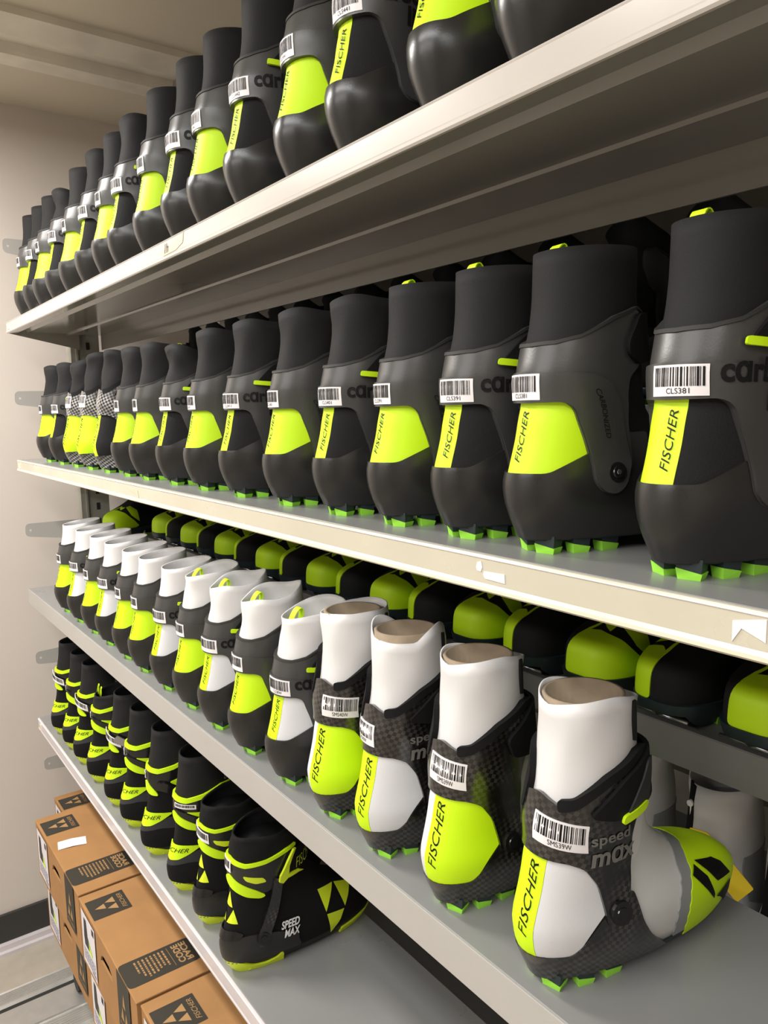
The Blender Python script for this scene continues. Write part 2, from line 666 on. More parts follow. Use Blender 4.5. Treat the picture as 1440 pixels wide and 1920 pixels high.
def loft(name, S, zs, m, cols=72, off=0.0, scale=None, top=True):
    A = np.linspace(-PI, PI, cols, endpoint=False)
    V, F = [], []
    for z in zs:
        P = S.at(A, np.full(cols, z))
        if off:
            c = np.array([P[:, 0].mean(), 0, z])
            UV = np.stack([A, np.full(cols, z)], 1)
            N = normals(lambda q: S.at(q[:, 0], q[:, 1]), UV, 0.002)
            P = P + N * off
        V += list(P)
    for i in range(len(zs) - 1):
        for k in range(cols):
            F.append((i * cols + k, (i + 1) * cols + k, (i + 1) * cols + (k + 1) % cols, i * cols + (k + 1) % cols))
    F.append(tuple(range(cols)))
    if top:
        F.append(tuple(reversed([(len(zs) - 1) * cols + k for k in range(cols)])))
    uv = [(math.atan2(p[1], p[0] - 0.1) * 0.1, p[2]) for p in V]
    return mk(name, V, F, m, uv=uv)


# rows: z, heel x, front x, heel half-width, ball half-width
RACE = Surf([
    (0.010, 0.0145, 0.252, 0.0335, 0.037),
    (0.020, 0.0100, 0.262, 0.0370, 0.042),
    (0.034, 0.004, 0.270, 0.0435, 0.046),
    (0.048, 0.000, 0.272, 0.0480, 0.048),
    (0.060, -0.001, 0.262, 0.0490, 0.0475),
    (0.074, 0.002, 0.238, 0.0470, 0.0445),
    (0.086, 0.0055, 0.198, 0.0435, 0.0415),
    (0.100, 0.0095, 0.171, 0.0420, 0.038),
    (0.115, 0.0125, 0.152, 0.0405, 0.036),
    (0.132, 0.0160, 0.141, 0.0395, 0.036),
    (0.150, 0.0155, 0.138, 0.0405, 0.0375),
    (0.175, 0.0205, 0.131, 0.0405, 0.039),
    (0.200, 0.0265, 0.127, 0.0390, 0.039),
    (0.230, 0.0295, 0.124, 0.0385, 0.0385),
    (0.285, 0.0310, 0.122, 0.0385, 0.039),
])
BLUNT = Surf([
    (0.002, 0.022, 0.262, 0.029, 0.042),
    (0.012, 0.016, 0.269, 0.032, 0.046),
    (0.024, 0.008, 0.273, 0.0385, 0.0500),
    (0.036, 0.001, 0.275, 0.0440, 0.0520),
    (0.048, 0.000, 0.2745, 0.0450, 0.0520),
    (0.060, 0.001, 0.273, 0.0445, 0.0515),
    (0.069, 0.0025, 0.268, 0.0435, 0.0505),
    (0.0755, 0.0045, 0.258, 0.0425, 0.0490),
    (0.081, 0.006, 0.243, 0.0425, 0.0475),
    (0.087, 0.0075, 0.226, 0.0420, 0.0455),
    (0.096, 0.0095, 0.204, 0.0410, 0.043),
    (0.108, 0.0115, 0.180, 0.0405, 0.040),
    (0.122, 0.0135, 0.162, 0.0400, 0.038),
    (0.142, 0.0155, 0.148, 0.0405, 0.0375),
    (0.175, 0.0205, 0.134, 0.0405, 0.039),
    (0.200, 0.0290, 0.127, 0.0385, 0.039),
    (0.285, 0.0380, 0.120, 0.0380, 0.039),
], 0.62, 0.72)
COMBI = Surf([
    (0.000, 0.022, 0.258, 0.026, 0.032),
    (0.008, 0.015, 0.268, 0.0305, 0.036),
    (0.020, 0.0075, 0.276, 0.0345, 0.042),
    (0.036, 0.001, 0.282, 0.039, 0.046),
    (0.052, 0.000, 0.280, 0.040, 0.046),
    (0.066, 0.003, 0.272, 0.0385, 0.044),
    (0.080, 0.008, 0.250, 0.0365, 0.041),
    (0.096, 0.013, 0.220, 0.0350, 0.038),
    (0.114, 0.017, 0.186, 0.0340, 0.035),
    (0.134, 0.020, 0.162, 0.0345, 0.035),
    (0.155, 0.022, 0.148, 0.0360, 0.037),
    (0.180, 0.022, 0.140, 0.0385, 0.040),
    (0.205, 0.026, 0.137, 0.0385, 0.041),
    (0.235, 0.032, 0.134, 0.0390, 0.041),
    (0.285, 0.036, 0.132, 0.0400, 0.041),
])

# ------------------------------------------------------------------ boot parts (specs: name, mesh, parent index, loc, label)


def cleat_set(spots, m_top, m_tip, specs, ztop=0.0160, split=0.0068):
    """tapered sole lugs; each a part with a coloured tip"""
    for (x, y, ang, wd, dp) in spots:
        def prism(za, zb, ka, kb, sk):
            V = []
            for z, k in ((za, ka), (zb, kb)):
                for u, v in ((-1, -1), (1, -1), (1, 1), (-1, 1)):
                    zz = z + (sk * u if z == max(za, zb) and sk else 0)
                    V.append((u * wd * k / 2, v * dp * k / 2, zz))
            F = [(0, 3, 2, 1), (4, 5, 6, 7), (0, 1, 5, 4), (1, 2, 6, 5), (2, 3, 7, 6), (3, 0, 4, 7)]
            return V, F
        a = mk('cleat', *prism(split - 0.0045, ztop, 0.80, 0.96, 0), m_top, smooth=False)
        b = mk('cleat_tip', *prism(0.0, split, 0.79, 0.925, -0.0018), m_tip, smooth=False)
        i = len(specs)
        specs.append(('cleat', a, None, (x, y, 0), ang, None))
        specs.append(('cleat_tip', b, i, (0, 0, 0), 0, None))


HEEL_CLEATS = [(0.0290, 0.0115, -PI / 2 - 0.36, 0.021, 0.017), (0.0290, -0.0115, -PI / 2 + 0.36, 0.021, 0.017), (0.053, 0.0225, PI + 0.16, 0.019, 0.014),
               (0.053, -0.0225, -0.16, 0.019, 0.014), (0.083, 0.0260, PI, 0.022, 0.013), (0.083, -0.0260, 0, 0.022, 0.013)]
TOE_CLEATS = [(0.235, 0.026, PI, 0.022, 0.014), (0.235, -0.026, 0, 0.022, 0.014), (0.200, 0.033, PI, 0.022, 0.013), (0.200, -0.033, 0, 0.022, 0.013)]


def mirror_poly(p):
    return [(-a, b) for a, b in reversed(p)]


H = RACE.heel
CUFF_R = [(0.0, 0.131), (0.032, 0.132), (0.040, 0.126), (0.064, 0.081), (0.071, 0.064), (0.079, 0.055), (0.092, 0.052), (0.104, 0.060), (0.107, 0.078),
          (0.099, 0.106), (0.094, 0.135), (0.096, 0.152), (0.109, 0.163), (0.113, 0.186), (0.107, 0.209), (0.092, 0.212), (0.068, 0.203), (0.040, 0.185), (0.022, 0.180), (0.0, 0.179)]
CUFF = CUFF_R + [(-a, b) for a, b in reversed(CUFF_R[1:-1])]
CUPT = [(0.125, 0.0145), (0.125, 0.104), (0.098, 0.104), (0.074, 0.095), (0.030, 0.0712), (0.0, 0.0705)]
CUP = [(-0.125, 0.0145)] + CUPT + [(-a, b) for a, b in reversed(CUPT[1:-1])]
PANEL_TOP = 0.139


def logo_quad(c):
    """the three-triangle mark warped into a four-cornered outline c(x,y)"""
    return c


def carbonlite(kind, white=False, rag=0):
    """kind 'yellow': neon panel on the near flank; 'dark': plain panel on the near flank, neon heel stripe"""
    sp = []
    flank = M['white'] if white else M['textile']
    sp.append(('upper', loft('upper', RACE, [0.018, 0.03, 0.045, 0.06, 0.07, 0.08, 0.09, 0.1, 0.112, 0.125, 0.14, 0.155, 0.166],
                             M['textile']), None, (0, 0, 0), 0, None))
    sp.append(('outsole', loft('outsole', RACE, [0.012, 0.0165, 0.0205], M['teal'], off=0.0012), None, (0, 0, 0), 0, None))
    sp.append(('heel_cup', patch('heel_cup', H, rounded(CUP, 0.005), 0.0038, M['shell'], res=0.0065, thick=0.004), None, (0, 0, 0), 0, None))
    # heel panels
    near = [(0.011, 0.0665), (0.032, 0.0665), (0.076, 0.090), (0.041, PANEL_TOP), (0.013, PANEL_TOP)]
    if kind == 'yellow':
        neon = [(-0.013, 0.0665)] + near[1:4] + [(-0.013, PANEL_TOP)]
        plain = mirror_poly([(0.013, 0.0665)] + near[1:4] + [(0.013, PANEL_TOP)])
        tq = -0.0005
    else:
        neon = mirror_poly([(-0.013, 0.0665)] + near[1:4] + [(-0.013, PANEL_TOP)])
        plain = [(0.0133, 0.0665)] + near[1:4] + [(0.0133, PANEL_TOP)]
        tq = 0.004
    hp = len(sp)
    sp.append(('heel_panel', patch('heel_panel', H, neon, 0.0012, M['yellow'], res=0.007, thick=0.002), None, (0, 0, 0), 0, 'neon yellow heel panel with lettering'))
    sp.append(('lettering', print_on('lettering', H, [fit_text('FISCHER', tq - 0.0035, tq + 0.0035, 0.080, 0.124, 0.35, 0.0, 1)], 0.0017, M['black']), hp, (0, 0, 0), 0, None))
    sp.append(('flank_panel', patch('flank_panel', H, plain, 0.0010, flank, res=0.007, thick=0.002), None, (0, 0, 0), 0, 'white flank panel' if white else None))
    cf = len(sp)
    sp.append(('cuff', patch('cuff', H, rounded(CUFF, 0.005), 0.0045, M['cuff'], res=0.0055, thick=0.0045), None, (0, 0, 0), 0, None))
    # raised shoulder line of the cuff above the heel opening
    edge = [(0.0, 0.131), (0.032, 0.132), (0.041, 0.126), (0.065, 0.081), (0.072, 0.064), (0.080, 0.056), (0.092, 0.053), (0.103, 0.061), (0.104, 0.078), (0.094, 0.098), (0.085, 0.125), (0.074, 0.147), (0.056, 0.155), (0.0, 0.157)]
    edge = edge + [(-a, b) for a, b in reversed(edge[1:-1])]
    sp.append(('cuff_rib', patch('cuff_rib', H, rounded(edge, 0.005), 0.0070, M['cuff'], res=0.006, thick=0.004), cf, (0, 0, 0), 0, None))
    lipr = [(0.0, 0.178), (0.022, 0.179), (0.040, 0.184), (0.066, 0.200), (0.092, 0.210), (0.106, 0.207), (0.105, 0.2085), (0.092, 0.2125), (0.065, 0.203), (0.040, 0.187), (0.022, 0.182), (0.0, 0.181)]
    lip = lipr + [(-a, b) for a, b in reversed(lipr[1:-1])]
    sp.append(('cuff_trim', patch('cuff_trim', H, lip, 0.0056, M['dark'], res=0.006, thick=0.005), cf, (0, 0, 0), 0, None))
    # pivot disc
    for s in (1, -1):
        P = H([(0.0905 * s, 0.0705)])[0]
        n = normals(H, [(0.0905 * s, 0.0705)], 0.002)[0]
        c = Vector(P + n * 0.0055)
        n = Vector(n)
        pv = mk('pivot', *join([cyl_vf(c - n * 0.003, c + n * 0.0026, 0.0096, 0.0086, 24), cyl_vf(c + n * 0.0025, c + n * 0.0036, 0.0056, 0.005, 16)]), M['gloss'], smooth=False)
        pi = len(sp)
        sp.append(('pivot', pv, None, (0, 0, 0), 0, None))
        sp.append(('screw', mk('screw', *join([cyl_vf(c + n * 0.0034, c + n * 0.0041, 0.0026, 0.0022, 6)]), M['buckle'], smooth=False), pi, (0, 0, 0), 0, None))
    # closing strap at the front of the cuff
    st = [(0.083, 0.182), (0.086, 0.172), (0.104, 0.163), (0.130, 0.168), (0.158, 0.172), (0.158, 0.206), (0.112, 0.209), (0.092, 0.206)]
    if kind == 'dark':
        st = [(0.047, 0.171), (0.094, 0.167), (0.130, 0.168), (0.158, 0.172), (0.158, 0.206), (0.112, 0.209), (0.084, 0.207), (0.064, 0.196)]
    si = len(sp)
    sp.append(('strap', patch('strap', H, rounded(st, 0.006), 0.0085, M['matte'], res=0.007, thick=0.005), None, (0, 0, 0), 0, None))
    if kind == 'dark':
        sp.append(('strap_tip', patch('strap_tip', H, rounded([(0.043, 0.1675), (0.082, 0.1650), (0.086, 0.168), (0.082, 0.1710), (0.043, 0.1735)], 0.002), 0.0105, M['yellow'], res=0.006, thick=0.003), si, (0, 0, 0), 0, 'neon yellow strap tip'))
        sp.append(('lettering', print_on('lettering', H, [fit_text('c\u0251rbon', 0.031, 0.090, 0.1430, 0.1600, 0, 0.035), fit_text('lite', 0.066, 0.091, 0.122, 0.1415, 0, 0.035)], 0.0076, M['black']), cf, (0, 0, 0), 0, None))
    else:
        t, f = fit_text('CARBONIZED', 0.056, 0.061, 0.1, 0.143, 0, 0, -1)
        t = t.copy()
        t[:, 0] += (0.143 - t[:, 1]) * 0.38
        sp.append(('lettering', print_on('lettering', H, [(t, f)], 0.0075, M['black']), cf, (0, 0, 0), 0, None))
    # sleeve
    sm = M['white_sleeve'] if white else M['sleeve']
    if white:
        if rag == 0:
            zt = lambda a: 0.232 + 0.012 * (1 - math.cos(a)) / 2
        elif rag == 1:
            zt = lambda a: 0.236 + 0.016 * (1 - math.cos(a)) / 2 + 0.003 * math.sin(2 * a)
        else:
            zt = lambda a: 0.236 + 0.020 * (1 - math.cos(a)) / 2 + 0.004 * math.sin(3 * a)
        sl = ring_mesh('sleeve', RACE, 0.16, zt, sm, wob=0.0004 if rag == 0 else 0.002, seed=rag + 3, off=0.0005, inner=0.002)
    else:
        if rag == 0:
            zt = lambda a: 0.262 - 0.002 * math.cos(a)
        elif rag == 1:
            zt = lambda a: 0.258 + 0.005 * math.sin(a + 0.6) + 0.002 * math.sin(3 * a)
        else:
            zt = lambda a: 0.243 + 0.012 * math.sin(2 * a + 0.8) - 0.006 * math.cos(a)
        sl = ring_mesh('sleeve', RACE, 0.16, zt, sm, wob=(0.0006, 0.0026, 0.006)[rag], seed=rag + 11, off=0.0005, fold=(0, 0.003, 0.004)[rag])
    s_i = len(sp)
    sp.append(('sleeve', sl, None, (0, 0, 0), 0, 'white softshell sleeve' if white else None))
    cleat_set(HEEL_CLEATS, M['teal'], M['green'], sp)
    return sp


def loop_spec(z, white=False, lean=0.0):
    x = 0.043
    pts = []
    for i in range(13):
        t = i / 12 * PI
        pts.append((x - 0.002 + 0.010 * (1 - math.cos(t)) / 2 * 1.6 + lean * math.sin(t), 0.006, z - 0.018 + 0.024 * math.sin(t) ** 0.8))
    return ('pull_loop', mk('pull_loop', *ribbon(pts, (0, 1, 0), 0.013, 0.0012), M['yellow'], smooth=False), None, (0, 0, 0), 0, 'neon yellow pull loop')


def sticker_specs(S, fn, u0, u1, v0, v1, off, code, seed, tilt=0.0):
    """white barcode label with its bars and code"""
    def tl(uv):
        uv = np.asarray(uv, float)
        c = np.array([(u0 + u1) / 2, (v0 + v1) / 2])
        d = uv - c
        return fn(np.stack([c[0] + d[:, 0], c[1] + d[:, 1] + tilt * d[:, 0]], 1))
    lab = patch('barcode_label', tl, [(u0, v0), (u1, v0), (u1, v1), (u0, v1)], off, M['sticker'], res=0.006, thick=0.0012)
    hh = v1 - v0
    pcs = barcode(u0 + 0.002, u1 - 0.002, v0 + hh * 0.34, v1 - hh * 0.07, seed)
    if code:
        ww = (u1 - u0)
        pcs.append(fit_text(code, u0 + ww * 0.30, u1 - ww * 0.30, v0 + hh * 0.09, v0 + hh * 0.28))
    pr = print_on('barcode_print', tl, pcs, off + 0.0003, M['black'])
    return lab, pr


def speedmax(kind, sleeve='white', bright=False, rag=0):
    """carbon race boot: kind 'yellow' neon near flank, 'dark' white/black near flank with neon heel stripe"""
    sp = []
    wh = sleeve == 'white'
    ups = M['grey_white'] if wh else M['textile']
    cb = M['carbon_bright'] if bright else M['carbon']
    sp.append(('upper', loft('upper', RACE, [0.018, 0.03, 0.045, 0.06, 0.068, 0.076, 0.085, 0.095, 0.105, 0.118, 0.13, 0.145, 0.16, 0.166],
                             ups), None, (0, 0, 0), 0, None))
    sp.append(('outsole', loft('outsole', RACE, [0.0125, 0.016, 0.019], M['teal'], off=0.0015), None, (0, 0, 0), 0, None))
    shell = [(0.0, 0.0115), (0.145, 0.0135), (0.135, 0.030), (0.118, 0.066), (0.104, 0.090), (0.086, 0.084), (0.080, 0.078), (0.058, 0.050), (0.045, 0.040), (0.0, 0.038)]
    shell = shell + [(-a, b) for a, b in reversed(shell[1:-1])]
    sp.append(('carbon_shell', patch('carbon_shell', H, rounded(shell, 0.006), 0.0026, cb, res=0.006, thick=0.003), None, (0, 0, 0), 0, None))
    near = [(0.010, 0.0345), (0.034, 0.0345), (0.052, 0.043), (0.081, 0.082), (0.048, 0.128), (0.034, 0.134), (0.010, 0.136)]
    if kind == 'yellow':
        neon = rounded([(-0.004, 0.034)] + near[1:6] + [(-0.004, 0.136)], 0.010)
        plain = mirror_poly([(0.006, 0.0345)] + near[1:])
        tq = 0.0065
        mid = 'white' if wh else 'textile'
    else:
        neon = [(-0.082, 0.0345), (0.0135, 0.0335), (0.0135, 0.136), (-0.082, 0.136)]
        neon = mirror_poly([(-0.0135, 0.0335)] + near[1:6] + [(-0.0135, 0.136)])
        plain = [(0.0138, 0.0340)] + near[1:6] + [(0.0138, 0.135)]
        tq = 0.003
        mid = 'white' if wh else 'textile'
    hp = len(sp)
    sp.append(('heel_panel', patch('heel_panel', H, neon, 0.0016, M['yellow'], res=0.006, thick=0.002), None, (0, 0, 0), 0, 'neon yellow heel panel with lettering'))
    sp.append(('lettering', print_on('lettering', H, [fit_text('FISCHER', tq - 0.0045, tq + 0.0045, 0.055, 0.121, 0.35, 0.0, 1)], 0.0021, M['black']), hp, (0, 0, 0), 0, None))
    fl = rounded(plain, 0.008) if kind == 'yellow' else plain
    sp.append(('flank_panel', patch('flank_panel', H, fl, 0.0014, M[mid], res=0.006, thick=0.002), None, (0, 0, 0), 0, 'white flank panel' if wh else None))
    if kind == 'yellow' and wh:
        sp.append(('heel_strip', patch('heel_strip', H, [(-0.02, 0.036), (-0.004, 0.034), (-0.004, 0.136), (-0.02, 0.136)], 0.0015, M['white'], res=0.006, thick=0.002), None, (0, 0, 0), 0, None))
    cr = [(0.0, 0.127), (0.030, 0.127), (0.046, 0.121), (0.060, 0.105), (0.074, 0.079), (0.080, 0.065), (0.094, 0.060), (0.100, 0.075), (0.096, 0.110), (0.094, 0.140),
          (0.104, 0.165), (0.112, 0.190), (0.106, 0.214), (0.090, 0.213), (0.058, 0.197), (0.034, 0.178), (0.024, 0.176), (0.0, 0.184)]
    cuff = cr + [(-a, b) for a, b in reversed(cr[1:-1])]
    cf = len(sp)
    sp.append(('cuff', patch('cuff', H, rounded(cuff, 0.006), 0.0048, cb, res=0.0055, thick=0.0045), None, (0, 0, 0), 0, None))
    # padded liner standing out of the cuff
    lr = [(0.020, 0.172), (0.034, 0.176), (0.058, 0.195), (0.090, 0.211), (0.108, 0.212), (0.108, 0.217), (0.088, 0.219), (0.054, 0.203), (0.030, 0.184), (0.018, 0.182)]
    sp.append(('cuff_padding', patch('cuff_padding', H, rounded(lr, 0.003), 0.0058, M['matte'], res=0.006, thick=0.007), cf, (0, 0, 0), 0, None))
    lf = [(-0.070, 0.160), (-0.016, 0.160), (-0.014, 0.190), (-0.022, 0.214), (-0.070, 0.222)]
    sp.append(('cuff_padding', patch('cuff_padding', H, rounded(lf, 0.006), 0.0062, M['matte'], res=0.006, thick=0.007), cf, (0, 0, 0), 0, None))
    for s in (1, -1):
        uv = [(0.090 * s, 0.075)]
        P, n = H(uv)[0], Vector(normals(H, uv, 0.002)[0])
        c = Vector(P) + n * 0.005
        sp.append(('pivot', mk('pivot', *join([cyl_vf(c - n * 0.003, c + n * 0.0025, 0.0115, 0.0105, 24), cyl_vf(c + n * 0.002, c + n * 0.0036, 0.0062, 0.0056, 16)]), M['gloss'], smooth=False), None, (0, 0, 0), 0, None))
    si = len(sp)
    if kind == 'dark':
        st = [(0.044, 0.170), (0.070, 0.164), (0.112, 0.168), (0.160, 0.172), (0.160, 0.212), (0.104, 0.214), (0.072, 0.200)]
        sp.append(('strap', patch('strap', H, rounded(st, 0.006), 0.0088, M['matte'], res=0.007, thick=0.005), None, (0, 0, 0), 0, None))
        sp.append(('strap_flap', patch('strap_flap', H, rounded([(0.078, 0.166), (0.108, 0.170), (0.112, 0.206), (0.100, 0.208)], 0.005), 0.0105, M['charcoal'], res=0.007, thick=0.003), si, (0, 0, 0), 0, None))
        sp.append(('strap_tip', patch('strap_tip', H, rounded([(0.074, 0.1605), (0.102, 0.1655), (0.105, 0.171), (0.101, 0.173), (0.074, 0.168)], 0.003), 0.0118, M['yellow'], res=0.006, thick=0.003), si, (0, 0, 0), 0, 'neon yellow strap tip'))
        sp.append(('lettering', print_on('lettering', H, [fit_text('speed', 0.049, 0.090, 0.140, 0.1535, 0, 0.02), fit_text('m\u0251x', 0.050, 0.097, 0.122, 0.1375, 0, 0.03)], 0.0056, M['buckle' if bright else 'greyprint']), cf, (0, 0, 0), 0, None))
    else:
        st = [(0.066, 0.186), (0.078, 0.166), (0.112, 0.160), (0.160, 0.172), (0.160, 0.212), (0.100, 0.212)]
        sp.append(('strap', patch('strap', H, rounded(st, 0.006), 0.0088, M['matte'], res=0.007, thick=0.005), None, (0, 0, 0), 0, None))
    if wh:
        if rag == 0:
            zt = lambda a: 0.262 + 0.007 * math.sin(1.5 * abs(a)) + 0.004 * max(0, math.cos(a - 2.4))
        elif rag == 1:
            zt = lambda a: 0.258 + 0.012 * max(0, math.cos((a - 2.0) * 2)) + 0.006 * max(0, math.cos((a + 1.2) * 2))
        else:
            zt = lambda a: 0.266 + 0.003 * math.sin(2 * a) + 0.006 * max(0, math.cos(a - 2.5))
        sl = ring_mesh('sleeve', RACE, 0.16, zt, M['white_sleeve'], wob=0.0026, seed=rag + 21, off=-0.001, inner=0.0016, lean=(-0.003, 0))
        sp.append(('sleeve', sl, None, (0, 0, 0), 0, 'white softshell sleeve'))
        # pinned front corner of the sleeve with its zip end
        P = RACE.at(np.array([2.2]), np.array([0.262]))[0]
        sp.append(('zip_end', mk('zip_end', *join([cyl_vf((P[0] - 0.004, P[1] - 0.0015, 0.225), (P[0] - 0.006, P[1] - 0.0015, 0.262), 0.0022, 0.0022, 8)]), M['black'], smooth=False), None, (0, 0, 0), 0, None))
        # cardboard tube stuffed in the sleeve
        n = 32
        V, F = [], []
        for r, z in ((0.0355, 0.19), (0.0355, 0.266), (0.0315, 0.266), (0.0315, 0.20)):
            for k in range(n):
                t = 2 * PI * k / n
                V.append((0.0695 + r * 1.08 * math.cos(t), r * 0.99 * math.sin(t), z))
        for i in range(3):
            for k in range(n):
                F.append((i * n + k, i * n + (k + 1) % n, (i + 1) * n + (k + 1) % n, (i + 1) * n + k))
        F.append(tuple(3 * n + k for k in range(n)))
        sp.append(('cardboard_tube', mk('cardboard_tube', V, F, M['tube']), None, (0, 0, 0), 0, 'brown cardboard tube stuffed in the sleeve'))
    else:
        if rag == 0:
            zt = lambda a: 0.262 + 0.006 * math.sin(2 * a)
        elif rag == 1:
            zt = lambda a: 0.248 + 0.024 * max(0, math.cos(a - 1.2))
        else:
            zt = lambda a: 0.246 + 0.016 * math.sin(a + 0.4)
        sp.append(('sleeve', ring_mesh('sleeve', RACE, 0.16, zt, M['sleeve'], wob=0.004, seed=rag + 31, off=0.0), None, (0, 0, 0), 0, None))
    cleat_set(HEEL_CLEATS, M['teal'], M['green'], sp)
    return sp


def toe_art(kind, dark_ground=True):
    pass


D = RACE.dome


def side_view(S):
    """straight side view of a boot: x along the foot, z up, thrown on the near flank"""
    def fn(uv):
        uv = np.asarray(uv, float)
        z = uv[:, 1]
        xb, xf = S.col(z, 1), S.col(z, 2)
        c = 1 - 2 * np.clip((uv[:, 0] - xb) / (xf - xb), 0, 1)
        return S.at(np.arccos(np.where(c < 0, -np.abs(c) ** (1 / S.px), c)), z)
    return fn


def toe_arc(S, pts):
    """(x, z) outline points turned into (arc from the toe tip, z) on the near flank"""
    P = side_view(S)(pts)
    out = []
    for (x, z), p in zip(pts, P):
        A = np.linspace(0, PI, 400)
        Q = S.at(A, np.full(400, z))
        d = np.concatenate([[0], np.cumsum(np.linalg.norm(np.diff(Q[:, :2], axis=0), axis=1))])
        xs = Q[:, 0]
        out.append((-(d[-1] - np.interp(x, xs, d)), z))
    return out


def whitefoot(sp):
    """forefoot art of the white race boot: grey band, neon toe with black triangles"""
    T = RACE.toeline

    def both(pts):
        r = toe_arc(RACE, pts)
        return r + [(-a, b) for a, b in reversed(r)]
    sp.append(('toe_band', patch('toe_band', T, both([(0.152, 0.013), (0.149, 0.025), (0.147, 0.038), (0.1475, 0.050), (0.150, 0.062), (0.155, 0.074), (0.159, 0.084), (0.164, 0.093), (0.167, 0.0985)]), 0.0014, M['grey'], res=0.005, thick=0.002), None, (0, 0, 0), 0, 'grey band'))
    ti = len(sp)
    sp.append(('toe_panel', patch('toe_panel', T, both([(0.168, 0.013), (0.165, 0.025), (0.163, 0.038), (0.1635, 0.050), (0.166, 0.062), (0.171, 0.074), (0.176, 0.082), (0.184, 0.0885)]), 0.0022, M['yellow'], res=0.005, thick=0.002), None, (0, 0, 0), 0, 'neon yellow toe panel with black triangle mark'))
    tm = [tess(p, 0.004) for p in ([(0.172, 0.0740), (0.180, 0.0790), (0.194, 0.066), (0.204, 0.046), (0.203, 0.042), (0.190, 0.056)],
                                   [(0.184, 0.0800), (0.212, 0.0735), (0.225, 0.066), (0.238, 0.052), (0.210, 0.056), (0.196, 0.070)],
                                   [(0.208, 0.042), (0.238, 0.047), (0.240, 0.034), (0.236, 0.019), (0.226, 0.030), (0.216, 0.038)])]
    sp.append(('triangle_mark', print_on('triangle_mark', side_view(RACE), tm, 0.0034, M['black']), ti, (0, 0, 0), 0, None))
    # tongue of the soft upper
    sp.append(('gusset', patch('gusset', H, rounded([(0.100, 0.112), (0.112, 0.118), (0.122, 0.150), (0.124, 0.20), (0.096, 0.19), (0.094, 0.15)], 0.008), 0.0014, M['white_sleeve'], res=0.006, thick=0.002), None, (0, 0, 0), 0, None))
    return sp


DB = BLUNT.dome


